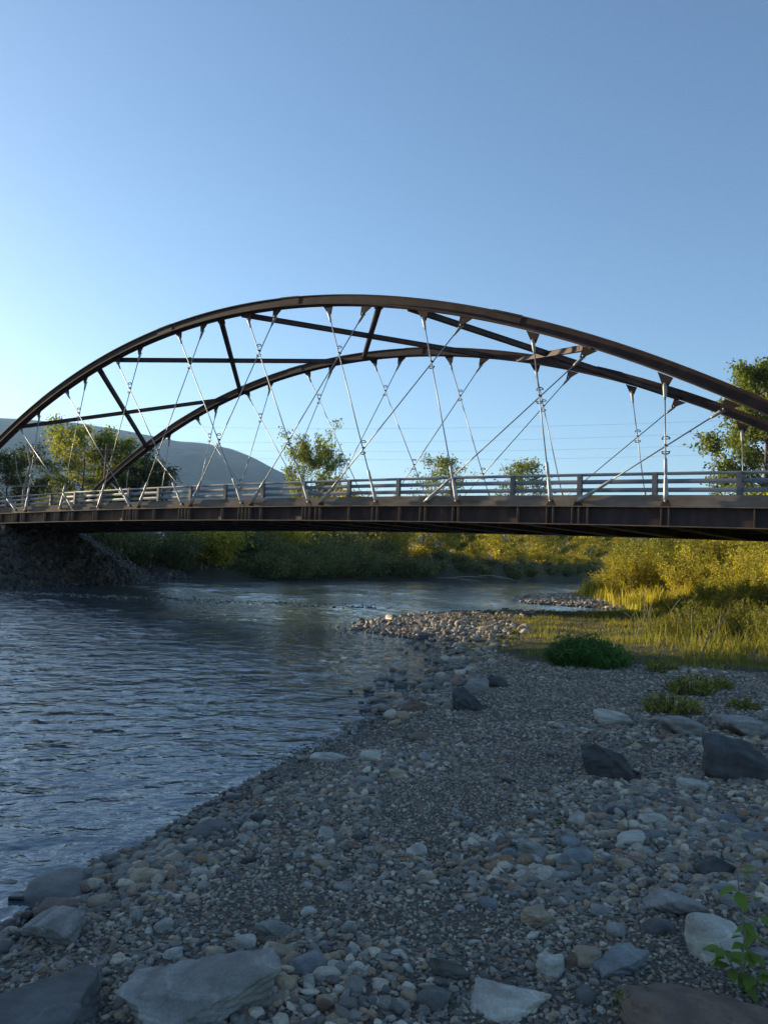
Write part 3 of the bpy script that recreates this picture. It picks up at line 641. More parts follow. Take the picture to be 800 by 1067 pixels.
# (pixel x, pixel y of its foot, width in pixels, height / width, colour, shape, label)
MARKS = [
 (633, 812, 60, .85, 'dark', 'angular', 'large black pyramid-shaped boulder sitting alone on the gravel', 'the black pyramid boulder'),
 (772, 812, 68, .72, 'dark', 'blocky', 'big dark rounded-top boulder on the gravel at the right edge', 'the dark boulder at the right edge'),
 (486, 741, 40, .8, 'dark', 'angular', 'dark wedge-shaped boulder at the waterside, in front of the cobble bar', 'the dark waterside wedge'),
 (434, 743, 28, .8, 'brown', 'angular', 'brown-black boulder lying half in the water near the wedge boulder', 'the brown boulder at the waterline'),
 (712, 765, 52, .4, 'grey', 'blocky', 'long flat-topped grey boulder left of the right-hand pair', 'the flat-topped grey boulder'),
 (778, 766, 50, .4, 'grey', 'blocky', 'grey slab boulder just behind the dark right-edge boulder', 'the grey slab behind'),
 (636, 755, 34, .5, 'pale grey', 'round', 'pale rounded boulder with a brown neighbour, behind the black pyramid one', 'the pale boulder'),
 (752, 1004, 54, .85, 'pale grey', 'round', 'large smooth pale grey rounded stone beside the leafy sapling', 'the smooth pale stone by the sapling'),
 (35, 1098, 140, .30, 'dark grey', 'slab', 'wide dark flat-topped boulder in the near left corner', 'the dark corner boulder'),
 (190, 1078, 150, .45, 'grey', 'ridge', 'big grey ridged slab boulder with broken facets, near left', 'the ridged slab boulder'),
 (735, 1108, 170, .22, 'brown', 'slab', 'low dark brown boulder at the bottom right under the sapling', 'the low brown boulder'),
 (532, 1062, 72, .34, 'pale grey', 'slab', 'flat pale grey slab at the bottom edge of the beach', 'the flat pale slab'),
 (557, 966, 30, .7, 'tan', 'angular', 'pointed tan stone standing in the fine gravel', 'the pointed tan stone'),
 (62, 937, 56, .42, 'grey', 'round', 'smooth grey oval stone, topmost of the waterside cluster', 'the waterside oval stone'),
 (62, 957, 40, .5, 'brown', 'round', 'pinkish brown rounded stone in the middle of the waterside cluster', 'the pinkish brown stone'),
 (58, 978, 62, .5, 'grey', 'ridge', 'grey angular stone, lowest of the waterside cluster', 'the lowest cluster stone'),
 (152, 920, 40, .42, 'tan', 'blocky', 'tan blocky stone just above the water on the near beach', 'the tan blocky stone'),
 (105, 922, 17, .75, 'orange-brown', 'round', 'small orange-brown rounded stone at the waterline', 'the orange-brown stone'),
 (222, 871, 42, .36, 'dark grey', 'round', 'flat dark grey oval stone lying at the edge of the river', 'the flat dark oval stone'),
 (292, 976, 34, .55, 'grey', 'angular', 'grey three-cornered stone in the middle of the beach', 'the three-cornered stone'),
 (295, 996, 28, .38, 'tan', 'slab', 'flat tan stone just below the grey three-cornered one', 'the flat tan stone'),
 (466, 1022, 36, .62, 'dark grey', 'angular', 'dark tilted shard of rock standing up from the gravel', 'the dark tilted shard'),
 (573, 1020, 26, .85, 'pale grey', 'round', 'pale egg-shaped stone next to the brownish pair', 'the pale egg-shaped stone'),
 (596, 1010, 22, .7, 'brown', 'angular', 'small brownish angular stone against the egg-shaped one', 'the brownish angular stone'),
 (610, 1005, 28, .7, 'tan', 'round', 'rounded tan stone behind the brownish angular one', 'the rounded tan stone'),
 (645, 1018, 50, .42, 'blue-grey', 'ridge', 'blue-grey low ridged stone between the egg stone and the sapling', 'the blue-grey ridged stone'),
 (684, 974, 34, .55, 'dark grey', 'round', 'dark oval stone a little above the blue-grey ridged one', 'the dark oval stone'),
 (640, 976, 22, .65, 'grey', 'round', 'small grey round stone left of the dark oval one', 'the small grey round stone'),
 (555, 898, 30, .5, 'grey', 'angular', 'pale grey wedge stone, left of the long smooth one', 'the pale wedge stone'),
 (600, 902, 38, .5, 'blue-grey', 'round', 'long smooth blue-grey stone beside a green weed', 'the long smooth stone'),
 (529, 897, 18, .8, 'blue-grey', 'round', 'upright blue-grey stone, first of the row of three', 'the upright blue stone'),
 (660, 880, 28, .5, 'pale grey', 'round', 'whitish oval stone above the long smooth one', 'the whitish oval stone'),
 (682, 875, 20, .75, 'blue-grey', 'round', 'round blue stone leaning on the whitish oval one', 'the round blue stone'),
 (678, 858, 30, .45, 'pale grey', 'round', 'broad pale stone behind the round blue one', 'the broad pale stone'),
 (755, 860, 28, .55, 'blue-grey', 'round', 'blue-tinted stone alone at the upper right of the cobbles', 'the blue-tinted stone'),
 (792, 880, 30, .5, 'blue-grey', 'blocky', 'blue-grey blocky stone cut by the right edge', 'the right-edge blue stone'),
 (745, 912, 44, .42, 'dark', 'slab', 'dark flat slab with square corners among pale cobbles', 'the dark square slab'),
 (600, 860, 18, .9, 'pale grey', 'round', 'small pale round stone next to a tuft of weeds', 'the small pale round stone'),
 (723, 823, 28, .45, 'pale grey', 'round', 'pale flat oval stone left of the dark right-edge boulder', 'the pale flat oval stone'),
 (700, 952, 52, .42, 'grey', 'blocky', 'worn grey block with stepped top in the lower right cobbles', 'the stepped grey block'),
 (385, 793, 22, .55, 'pale grey', 'round', 'pale grey stone at the end of the bleached row by the river', 'the pale riverside stone'),
 (345, 793, 44, .32, 'pale grey', 'slab', 'bleached flat slab lying along the water line', 'the bleached slab'),
 (318, 793, 18, .5, 'tan', 'round', 'small tan stone before the bleached slab', 'the small tan stone'),
 (438, 772, 22, .45, 'brown', 'round', 'flat brown stone lying on the gravel above the bleached slab', 'the flat brown stone'),
 (362, 693, 14, .55, 'dark', 'angular', 'dark rock standing alone in the river', 'the lone rock in the river'),
 (392, 738, 16, .6, 'dark grey', 'angular', 'dark rock in the shallows left of the brown boulder', 'the dark shallows rock'),
 (517, 716, 30, .55, 'dark', 'angular', 'dark angular rock behind the waterside wedge', 'the dark rock behind the wedge'),
 (497, 722, 24, .9, 'grey', 'round', 'tall grey stone between the two dark waterside rocks', 'the tall grey stone'),
 (440, 664, 22, .4, 'dark', 'angular', 'dark wet rock on the front edge of the cobble bar', 'the dark wet rock of the bar'),
 (514, 665, 12, .7, 'tan', 'round', 'round pale tan stone on top of the cobble bar', 'the round tan stone of the bar'),
 (5, 925, 26, .5, 'dark grey', 'round', 'dark stone in the water at the left edge', 'the dark stone at the left edge'),
 (22, 940, 18, .5, 'dark', 'round', 'small dark wet stone beside the left-edge one', 'the small dark wet stone'),
 (90, 915, 14, .7, 'brown', 'round', 'little brown stone in the shallows by the orange one', 'the little brown shallows stone'),
]
marks = []
def put_stone(name, x, y, r_w, ratio, shape, color, seed, sub=3, yaw=None, rr=None):
    sh = {'round': (5.0, (1, .78, 1), .02, 10), 'angular': (60, (1, .8, 1), .05, 13), 'blocky': (18, (1, .8, 1), .04, 10), 'slab': (30, (1, .75, 1), .035, 9), 'ridge': (60, (1, .8, 1), .05, 10)}[shape]
    sharp, dm, rough, pl = sh
    V, F = rock_shape(seed, sub, sharp, (1, dm[1], 1), planes=pl, rough=rough)
    ext = V[:, 0].max() - V[:, 0].min(); V = V * (2 / ext)
    hz = V[:, 2].max() - V[:, 2].min(); V[:, 2] *= ratio * 2 * 1.05 / hz; V *= r_w
    if shape in ('angular',): V[:, 2] += (.25 * V[:, 0] * np.sign(math.sin(seed))) * (V[:, 2] > 0)
    yaw = ((seed * 37) % 100 / 100 - .5) * .7 if yaw is None else yaw
    o = link(name, np_mesh(name, V, F, STONE, shape not in ('angular', 'ridge', 'slab') or sub < 3)); z = gh(x, y)
    o.location = (x, y, max(z, -.12) + V[:, 2].max() * .22); o.rotation_euler = (0, 0, yaw); o.color = (*COLR[color], 1)
    return o
for i, (px, py, wd_, rt, c, shp, lab, short) in enumerate(MARKS):
    x, y, h = at(px, py); dist = math.hypot(x, y); r_w = wd_ / 2 / F_PX * math.sqrt(dist ** 2 + (EYE - h) ** 2)
    y2 = y + r_w * .55 * y / dist; x2 = x + r_w * .55 * x / dist
    o = put_stone('boulder' if wd_ > 45 or py < 812 and wd_ > 25 else 'stone', x2, y2, r_w, rt, shp, c, 500 + i * 3, 5 if wd_ > 90 else 4)
    tag(o, lab, 'boulder' if o.name.startswith('boulder') else 'stone'); marks.append((x2, y2, short, r_w))
# loose stones of the beach, each an object of its own
def loose_stones():
    r = np.random.RandomState(90); got = []; protos = {}
    cand = []
    for k in range(9000):
        px = r.uniform(-30, 830); py = 1075 - (r.uniform(0, 1) ** .85) * 330
        d = ray(px, py); t = (.3 - EYE) / d[2]; x, y = d[0] * t, d[1] * t; cand.append((px, py, x, y))
    X = np.array([c[2] for c in cand]); Y = np.array([c[3] for c in cand]); dd, idx = river_sd(X, Y); G = grassy(X, Y); CM = coarse_map(X, Y)
    for i, (px, py, x, y) in enumerate(cand):
        if len(got) >= 245: break
        if dd[i] < -.05 or idx[i] >= 41 or G[i] > .3 or r.uniform() > CM[i] * 1.1: continue
        R_ = .028 + .05 * r.uniform() ** 2.2 * (.5 + CM[i]); R_ *= (1 + max(0, y - 6) * .07)
        if any((x - a) ** 2 + (y - b_) ** 2 < (R_ + q) ** 2 * .9 for a, b_, q in got) or any((x - a) ** 2 + (y - b_) ** 2 < (R_ + q) ** 2 for a, b_, _, q in marks): continue
        got.append((x, y, R_))
    names = list(COLR); wts = np.array([.26, .2, .14, .18, .03, .06, .01, .12]); wts /= wts.sum(); items = []
    for k, (x, y, R_) in enumerate(got):
        c = names[r.choice(len(names), p=wts)]; shp = ['round', 'round', 'round', 'blocky', 'slab', 'angular'][r.randint(6)]; key = (shp, k % 4)
        o = put_stone('stone', x, y, R_, .4 if shp == 'slab' else r.uniform(.45, .68), shp, c, 900 + k * 3 if k < 60 else 900 + (k % 60) * 3, 2, r.uniform(0, 6.28))
        j = min(range(len(marks)), key=lambda q: (marks[q][0] - x) ** 2 + (marks[q][1] - y) ** 2); mx_, my_, short, _ = marks[j]
        ang = math.atan2(x - mx_, y - my_); dr = ['behind', 'right of', 'in front of', 'left of'][int(((ang + PI / 4) % (2 * PI)) // (PI / 2))]
        items.append((o, (c, {'round': 'rounded', 'blocky': 'blocky', 'slab': 'flat', 'angular': 'angular'}[shp], dr, short), math.hypot(x - mx_, y - my_)))
    d = {}
    for it in items: d.setdefault(it[1], []).append(it)
    for key, l_ in d.items():
        l_.sort(key=lambda q: q[2])
        for n_, (o, (c, s_, dr, short), _) in enumerate(l_):
            tag(o, '%s%s %s stone %s %s' % (['', 'second ', 'third ', 'fourth ', 'fifth ', 'sixth ', 'seventh ', 'eighth ', 'ninth '][min(n_, 8)], c, s_, dr, short), 'stone', 'loose stones lying on the gravel beach')
loose_stones()

# ---------------------------------------------------------------- vegetation
def leaf_material(name, cols, trans=.45, rough=.6, tint=(1.25, 1.15, .5)):
    mt, n, p = material(name); out = n.nodes['Material Output']
    geo = N(n, 'ShaderNodeNewGeometry'); tc = N(n, 'ShaderNodeTexCoord'); no = noise(n, .55, 3, .6, geo.outputs['Position'])
    ad = N(n, 'ShaderNodeMath', operation='MULTIPLY_ADD'); L(n, geo.outputs['Random Per Island'], ad.inputs[0]); ad.inputs[1].default_value = .55
    sb = N(n, 'ShaderNodeMath', operation='MULTIPLY_ADD'); L(n, no.outputs[0], sb.inputs[0]); sb.inputs[1].default_value = 1.1; sb.inputs[2].default_value = -.32; L(n, sb.outputs[0], ad.inputs[2])
    c = ramp(n, ad.outputs[0], [(i / (len(cols) - 1), q) for i, q in enumerate(cols)])
    L(n, c.outputs[0], p.inputs['Base Color']); p.inputs['Roughness'].default_value = rough; p.inputs['Specular IOR Level'].default_value = .3
    t = N(n, 'ShaderNodeBsdfTranslucent'); mm = N(n, 'ShaderNodeMix', data_type='RGBA', blend_type='MULTIPLY'); mm.inputs[0].default_value = 1; L(n, c.outputs[0], mm.inputs[6]); mm.inputs[7].default_value = (*tint, 1)
    L(n, mm.outputs[2], t.inputs['Color']); mx = N(n, 'ShaderNodeMixShader'); mx.inputs[0].default_value = trans
    L(n, p.outputs[0], mx.inputs[1]); L(n, t.outputs[0], mx.inputs[2]); L(n, mx.outputs[0], out.inputs['Surface'])
    return mt
LM = {
 'willow': leaf_material('willow_leaves', [(0.103, 0.094, 0.020), (0.309, 0.281, 0.045), (0.535, 0.478, 0.080), (0.680, 0.562, 0.130)], .6, tint=(1.2, 1.12, .5)),  # autumn yellow pushed towards sunlit; the dark end stands for shaded gaps
 'olive': leaf_material('olive_leaves', [(.06, .09, .025), (.13, .17, .04), (.22, .25, .055), (.34, .32, .09)], .5, tint=(1.15, 1.12, .5)),
 'yellow': leaf_material('sunlit_yellow_green_leaves', [(0.094, 0.119, 0.025), (0.170, 0.202, 0.040), (0.272, 0.294, 0.059), (0.357, 0.350, 0.089)], .5),  # sunlight on the left tree put into the leaf colour
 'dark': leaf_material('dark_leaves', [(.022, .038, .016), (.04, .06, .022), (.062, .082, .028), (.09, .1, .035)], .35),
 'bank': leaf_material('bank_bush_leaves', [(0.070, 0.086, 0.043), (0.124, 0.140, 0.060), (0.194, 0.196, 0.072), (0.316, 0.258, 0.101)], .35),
 'nettle': leaf_material('weed_leaves', [(0.039, 0.088, 0.021), (0.065, 0.150, 0.033), (0.104, 0.213, 0.046), (0.156, 0.263, 0.065)], .4),
 'grass': leaf_material('grass_blades', [(0.069, 0.084, 0.020), (0.159, 0.189, 0.030), (0.298, 0.283, 0.050), (0.457, 0.356, 0.120)], .5, tint=(1.2, 1.12, .5)),
 'dry': leaf_material('dry_stalks', [(.17, .12, .06), (.26, .2, .1), (.34, .27, .15)], .3),
}
BARK = simple('bark', [(.3, (.06, .045, .035)), (.6, (.13, .10, .08)), (.8, (.2, .17, .14))], scale=4, rough=.9, bump=.4, bscale=20, stretch=(1, 1, .3))
PALEBARK = simple('bleached_wood', [(.3, (.16, .13, .10)), (.7, (.32, .28, .23))], scale=4, rough=.9)
def leaf_quads(C, r, size, aspect=.5, droop=.3):
    """one bent diamond per leaf centre"""
    n = len(C); a = r.normal(size=(n, 3)); a[:, 2] -= droop; a /= np.linalg.norm(a, axis=1)[:, None]
    b_ = np.cross(a, r.normal(size=(n, 3))); b_ /= np.linalg.norm(b_, axis=1)[:, None]; s = size * r.uniform(.6, 1.35, n)[:, None]
    V = np.stack([C - a * s, C + b_ * s * aspect, C + a * s, C - b_ * s * aspect], 1).reshape(-1, 3)
    return V, np.arange(n * 4).reshape(-1, 4)
def make_tree(seed, H, R, base=.18, n_limb=22, n_sub=5, n_leaf=9000, leaf=.16, aspect=.5, shape='oval', up=.55, trunk_r=.2, clump=.4, tw=.9):
    r = np.random.RandomState(seed); b = MB(); lean = r.normal(0, .02, 2)
    tp = [np.array((lean[0] * h * H + .12 * math.sin(h * 5 + seed), lean[1] * h * H + .12 * math.cos(h * 4 + seed), h * H * .95)) for h in np.linspace(0, 1, 9)]
    tp[0][2] -= .3
    b.tube(tp, [trunk_r * (1 - .9 * h) * (1.25 if h == 0 else 1) for h in np.linspace(0, 1, 9)], 7)
    tips = []
    for i in range(n_limb):
        h = base + (1 - base) * ((i + r.uniform(.1, .9)) / n_limb) * .95
        if shape == 'oval': prof = math.sin(PI * min(1, max(.03, ((h - base) / (1 - base)) ** .75 * .93 + .08))) ** .7
        elif shape == 'cone': prof = (1 - (h - base) / (1 - base)) ** .8 * .9 + .12
        else: prof = .35 + .65 * math.sin(PI * (h - base) / (1 - base) * .85 + .3)
        a = i * 2.4 + r.uniform(-.5, .5); ln = R * prof * r.uniform(.7, 1.15); k = h * 8; k0 = int(k); o = tp[min(k0, 8)] * (1 - (k - k0)) + tp[min(k0 + 1, 8)] * (k - k0)
        d = np.array((math.cos(a), math.sin(a), up * r.uniform(.5, 1.4))); pts = [o]
        for s in range(4): pts.append(pts[-1] + d * ln / 4 + r.normal(0, .05, 3) * ln); d = d + np.array((0, 0, .08 * (1 if shape != 'cone' else -1)))
        tr = trunk_r * (1 - .85 * h) * .5; b.tube(pts, [tr, tr * .8, tr * .55, tr * .35, tr * .12], 5)
        for s in range(n_sub):
            q = r.uniform(.35, 1.0); j = min(3, int(q * 4)); p0 = pts[j] + (pts[j + 1] - pts[j]) * (q * 4 - j if q < 1 else 1)
            dd = r.normal(size=3); dd[2] = abs(dd[2]) * .6; dd = dd / np.linalg.norm(dd); dd = dd * .8 + np.array((math.cos(a), math.sin(a), .2)) * .6
            l2 = ln * r.uniform(.22, .5); p1 = p0 + dd * l2; b.tube([p0, (p0 + p1) / 2 + r.normal(0, .04, 3) * l2, p1], [tr * .35, tr * .2, tr * .07], 4, False)
            tips.append((p0, p1, r.uniform(.4, 1.3)))
    w_ = np.array([t_[2] for t_ in tips]); w_ /= w_.sum(); ch = r.choice(len(tips), n_leaf, p=w_); t = r.uniform(.1, 1.1, n_leaf)[:, None]
    P0 = np.array([t_[0] for t_ in tips])[ch]; P1 = np.array([t_[1] for t_ in tips])[ch]
    C = P0 + (P1 - P0) * t + r.normal(0, 1, (n_leaf, 3)) * clump * np.array((1, 1, .75))
    C = C[C[:, 2] > .25]
    return b, leaf_quads(C, r, leaf, aspect)
def make_shrub(seed, H, R, n_stem=16, n_leaf=5000, leaf=.07, aspect=.3, up=1.0, clump=.16, low=.15):
    """many stems fanning from the ground"""
    r = np.random.RandomState(seed); b = MB(); C = []
    for i in range(n_stem):
        a = r.uniform(0, 6.28); sp = r.uniform(.05, 1) ** .7; hh = H * r.uniform(.6, 1.05) * (1 - .35 * sp); p = np.array((math.cos(a) * R * .22 * sp, math.sin(a) * R * .22 * sp, -.1)); e = np.array((math.cos(a) * R * sp, math.sin(a) * R * sp, hh))
        mid = p + (e - p) * .5 + np.array((0, 0, .12 * hh)); pts = [p, p + (mid - p) * .5 + r.normal(0, .02, 3) * H, mid, mid + (e - mid) * .5 + r.normal(0, .03, 3) * H, e]
        b.tube(pts, [.014 * H, .011 * H, .008 * H, .005 * H, .002 * H], 4, False); m_ = n_leaf // n_stem
        t = r.uniform(low, 1.02, m_) * 4; j = np.minimum(3, t.astype(int)); PT = np.array(pts); c = PT[j] + (PT[j + 1] - PT[j]) * (t - j)[:, None]
        wd_ = clump * (.5 + t / 4)[:, None]
        C.append(c + r.normal(0, 1, (m_, 3)) * wd_)
    C = np.concatenate(C); C = C[C[:, 2] > .02]
    V, F = leaf_quads(C, r, leaf, aspect, droop=-.4)
    return b, (V, F)
class Plant:
    """a kind of tree or bush: its meshes are built once and shared by the copies"""
    def __init__(s, name, cat, wood, leaves, mat, bark, woodname='trunk', leafname='crown'):
        s.name, s.cat = name, cat; s.wm = wood.mesh(woodname, bark, True); s.lm = np_mesh(leafname, leaves[0], leaves[1], mat, False); s.wn, s.ln = woodname, leafname; s.bark = bark
    def place(s, x, y, label, group, scale=1.0, rz=0.0, sz=None, z=None, lean=0):
        o = empty(s.name, (x, y, gh(x, y) - .05 if z is None else z), rz); o.scale = (scale, scale, sz or scale); o.rotation_euler[1] = lean
        tag(o, label, s.cat, group); link(s.wn, s.wm, o); link(s.ln, s.lm, o); return o
cot_a = Plant('cottonwood_tree', 'tree', *make_tree(11, 17, 5.2, .16, 30, 6, 15000, .17, .55, 'oval', .7, .28, .42), LM['olive'], BARK)
cot_b = Plant('cottonwood_tree', 'tree', *make_tree(12, 14, 5.6, .12, 26, 6, 12000, .19, .55, 'round', .6, .26, .5), LM['olive'], BARK)
cot_y = Plant('cottonwood_tree', 'tree', *make_tree(36, 14, 5.4, .08, 28, 6, 14000, .19, .55, 'round', .7, .26, .5), LM['yellow'], BARK)
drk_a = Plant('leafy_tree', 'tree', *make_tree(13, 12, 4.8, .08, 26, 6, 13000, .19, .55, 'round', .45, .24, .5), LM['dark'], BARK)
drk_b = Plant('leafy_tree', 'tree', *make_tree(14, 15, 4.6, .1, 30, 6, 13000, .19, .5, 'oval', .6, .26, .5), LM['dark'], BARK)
yel_a = Plant('sunlit_yellow_tree', 'tree', *make_tree(15, 8.5, 3.4, .07, 22, 6, 5200, .17, .5, 'round', .6, .14, .42), LM['willow'], BARK)  # sunlight on the far-bank crowns put into the yellow leaves
yel_b = Plant('sunlit_yellow_tree', 'tree', *make_tree(16, 10, 3.0, .12, 24, 5, 4600, .17, .5, 'oval', .7, .15, .4), LM['willow'], BARK)
spr_a = Plant('sparse_tree', 'tree', *make_tree(17, 15, 4.6, .2, 20, 5, 4200, .2, .5, 'oval', .8, .2, .5), LM['olive'], PALEBARK)
wil_a = Plant('willow_bush', 'bush', *make_shrub(21, 4.6, 2.6, 38, 20000, .085, .22, clump=.17), LM['willow'], BARK, 'stems', 'foliage')
wil_b = Plant('willow_bush', 'bush', *make_shrub(22, 3.4, 2.3, 34, 15000, .075, .22, clump=.14), LM['willow'], BARK, 'stems', 'foliage')
wil_c = Plant('willow_bush', 'bush', *make_shrub(23, 1.9, 1.3, 26, 7000, .055, .2, clump=.08), LM['willow'], PALEBARK, 'stems', 'foliage')
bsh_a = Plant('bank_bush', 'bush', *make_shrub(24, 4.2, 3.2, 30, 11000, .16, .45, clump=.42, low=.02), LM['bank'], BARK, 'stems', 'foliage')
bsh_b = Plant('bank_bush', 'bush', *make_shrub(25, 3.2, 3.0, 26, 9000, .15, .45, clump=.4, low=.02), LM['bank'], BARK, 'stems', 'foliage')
bsh_y = Plant('sunlit_yellow_bush', 'bush', *make_shrub(26, 4.4, 3.0, 30, 10000, .15, .4, clump=.4, low=.02), LM['willow'], BARK, 'stems', 'foliage')  # sunlit tops among the bank bushes, given as yellow leaf colour
def px_at(px, Y):
    d = ray(px, 560); return d[0] / d[1] * Y
def along(pts, step, off, jit):
    out = []; P = np.array(pts, float); carry = 0
    for A_, B_ in zip(P[:-1], P[1:]):
        d = B_ - A_; ln = np.linalg.norm(d); d /= ln; nrm = np.array((-d[1], d[0])); t = carry
        while t < ln: out.append(A_ + d * t + nrm * (off + r_.uniform(-jit, jit)) + d * r_.uniform(-jit, jit)); t += step
        carry = t - ln
    return out
# the trees behind the far left end of the bridge
drk_a.place(px_at(5, 84), 84, 'dark bushy tree at the left edge behind a bare dead branch', None, .74, .3)
drk_b.place(px_at(45, 92), 92, 'dark tree between the left edge tree and the bright yellow-green one', None, .5, 2.0)
cot_y.place(px_at(84, 82), 82, 'bright sunlit yellow-green leafy tree behind the left part of the bridge', None, .78, 1.1, .80)
cot_a.place(px_at(118, 86), 86, 'tall olive tree behind the utility pole', None, .78, 2.6, .68)
drk_a.place(px_at(141, 84), 84, 'dark spreading tree, right of the utility pole', None, .74, 4.0, .72)
# a single tree past the middle of the span, and thin far ones
spr_b = Plant('spreading_tree', 'tree', *make_tree(31, 14, 5.2, .1, 34, 6, 15000, .18, .5, 'round', .95, .22, .45), LM['olive'], BARK)
spr_b.place(px_at(322, 92), 92, 'lone yellow-green pointed tree rising above the railing near mid-span', None, .66, .5, .93)
spr_a.place(px_at(458, 150), 150, 'thin pale tree seen faintly above the railing, nearer mid-span', None, 1.15, 1.0, 1.3)
spr_a.place(px_at(541, 150), 150, 'wide thin pale tree seen faintly above the railing towards the right', None, 1.35, 2.2, 1.28)
cot_c = Plant('cottonwood_tree', 'tree', *make_tree(33, 19, 3.7, .12, 44, 8, 30000, .15, .5, 'oval', .95, .3, .32), LM['olive'], BARK)
cot_c.place(px_at(790, 60), 60, 'tall cottonwood tree crossing behind the arch at the right edge', None, .98, 1.4, .98)
# bushes on the far bank, left, in shade
r_ = random.Random(5)
G_B = 'dark bushes along the far bank'
shore_l = [(-21, 64.5), (-18.5, 68.5), (-15.9, 68.2), (-12.5, 69.6), (-9.9, 71.8), (-7, 79), (-3, 88), (.3, 97), (4, 101)]
WORDS = ['broad', 'low', 'tall', 'ragged', 'round', 'narrow']
def bank_bush(x, y, k, s_, sz, row):
    px_ = 400 + x / y * F_PX
    near_ = 'behind the riprap' if px_ < 170 else 'left of the large yellow-topped bush' if px_ < 225 else 'below the large yellow-topped bush' if px_ < 262 else 'under the smaller yellow-topped bush' if px_ < 310 else 'below the lone pointed tree' if px_ < 345 else 'left of the golden bush' if px_ < 385 else 'at the foot of the golden bush'
    return k.place(x, y, '%s dark bush %s, %s' % (r_.choice(WORDS), near_.replace('large yellow-topped','large yellow').replace('smaller yellow-topped','smaller yellow'), row), G_B, s_, r_.uniform(0, 6), sz)
for i, (x, y) in enumerate(along(shore_l, 2.6, 1.3, .5)):
    if not 208 < 400 + x / y * F_PX < 258: bank_bush(x, y, bsh_a if i % 3 else bsh_b, r_.uniform(.62, .92), r_.uniform(.6, .85), 'right at the water')
for i, (x, y) in enumerate(along(shore_l, 3.4, 4.2, .9)):
    if not 205 < 400 + x / y * F_PX < 262: bank_bush(x, y, bsh_b if i % 3 else bsh_a, r_.uniform(.75, 1.0), r_.uniform(.7, .95), 'in the second row')
for i, (x, y) in enumerate(along(shore_l, 4.6, 7.5, 1.2)): bank_bush(x, y, bsh_a, r_.uniform(.85, 1.1), r_.uniform(.75, 1.0), 'at the back')
shore_r = [(4, 101), (9, 103.7), (15, 108), (22, 118), (32, 132), (42, 148), (60, 168)]
tops = {}
cut = Plant('bank_shrub', 'bush', *make_shrub(28, 1.5, 1.5, 16, 2200, .13, .4, clump=.2, low=.02), LM['bank'], PALEBARK, 'stems', 'foliage')
for i, (x, y) in enumerate(along(shore_r, 2.3, 2.6, 1.4)):
    cut.place(x, y, 'scrubby cut-bank shrub', 'scrub on the far cut bank', r_.uniform(.6, 1.2), r_.uniform(0, 6))
ygr = Plant('sunlit_yellow_bush', 'bush', *make_shrub(29, 2.0, 2.0, 20, 3200, .14, .35, clump=.28, low=.02), LM['willow'], PALEBARK, 'stems', 'foliage')
for i, (x, y) in enumerate(along(shore_r, 3.0, 6.6, 1.2)):
    ygr.place(x, y, 'golden bush on the brink', 'golden bushes on the brink of the cut bank', r_.uniform(.6, 1.15), r_.uniform(0, 6))
for px, Y, s_, lab in ((232, 72.5, 1.05, 'large sunlit-yellow bush rising out of the dark bank bushes, under the left of the bridge'), (288, 84, 1.25, 'smaller sunlit-yellow bush behind the dark ones, right of the large one'), (130, 88, .8, 'yellow bush on the slope right behind the riprap'), (404, 106, 1.25, 'sunlit golden bush where the shaded bank bushes end')):
    bsh_y.place(px_at(px, Y), Y, lab, None, s_, r_.uniform(0, 6))
# far bank, right: sunlit trees
G_T = 'sunlit trees along the far bank'
shore_r = [(4, 101), (9, 103.7), (15, 108), (22, 118), (32, 132), (42, 148), (60, 168)]
def far_tree(i, x, y, f):
    k = [yel_a, yel_b, yel_a, cot_b][i % 4]; k.place(x, y, 'far-bank tree', G_T, f * [1.0, .9, .95, .6][i % 4] * r_.uniform(.8, 1.1), r_.uniform(0, 6))
for i, (x, y) in enumerate(along(shore_r, 4.8, 7.5, 1.2)): far_tree(i, x, y, .95)
for i, (x, y) in enumerate(along(shore_r, 17, 30.0, 4.0)): far_tree(i + 1, x, y, 1.15)
# right bank willows, sunlit
G_W = 'sunlit willows on the right bank'
wl_ = [(15.0, 46.5, wil_a, .9), (17.5, 49.5, wil_a, 1.1), (16.5, 43.6, wil_b, 1.0), (19, 45, wil_a, 1.1), (21.5, 50, wil_a, 1.25), (22.5, 45.5, wil_a, 1.2), (20.3, 41.5, wil_b, 1.1), (24, 41.5, wil_a, 1.15), (26.5, 47, wil_a, 1.3), (18.3, 39.3, wil_b, .95),
       (21.6, 37.8, wil_b, 1.15), (24.5, 53, wil_a, 1.35), (29, 52, wil_a, 1.35), (20, 56, wil_a, 1.2), (27, 42, wil_a, 1.2), (14.0, 49.0, wil_b, .7), (18.7, 35.0, wil_b, .95), (31, 60, wil_a, 1.5), (25, 62, wil_a, 1.4)]
for x, y, k, s_ in wl_: k.place(x, y, 'sunlit willow bush', G_W, s_, r_.uniform(0, 6))
for x, y, s_ in ((28.5, 56, .85), (24, 60, .72)): yel_b.place(x, y, 'pale yellow young tree behind the railing at the right end of the bridge', 'pale young trees behind the right railing', s_, r_.uniform(0, 6))
G_S = 'low willow shoots in front of the thicket'
for x, y, s_ in ((14.2, 33.2, 1.0), (16.0, 34.4, 1.15), (12.9, 31.0, .8), (15.0, 30.2, .9), (16.9, 31.2, 1.1), (13.4, 28.2, .75), (15.2, 27.6, .85), (12.2, 26.0, .6), (13.8, 25.2, .65), (11.9, 23.4, .5), (17.2, 28.6, 1.0), (10.6, 21.6, .42), (12.9, 22.6, .6), (14.6, 23.6, .8), (9.4, 19.4, .33), (11.4, 20.0, .5), (13.0, 28.9, .9), (15.9, 26.1, 1.0)):
    wil_c.place(x, y, 'low willow shoot', G_S, s_, r_.uniform(0, 6))
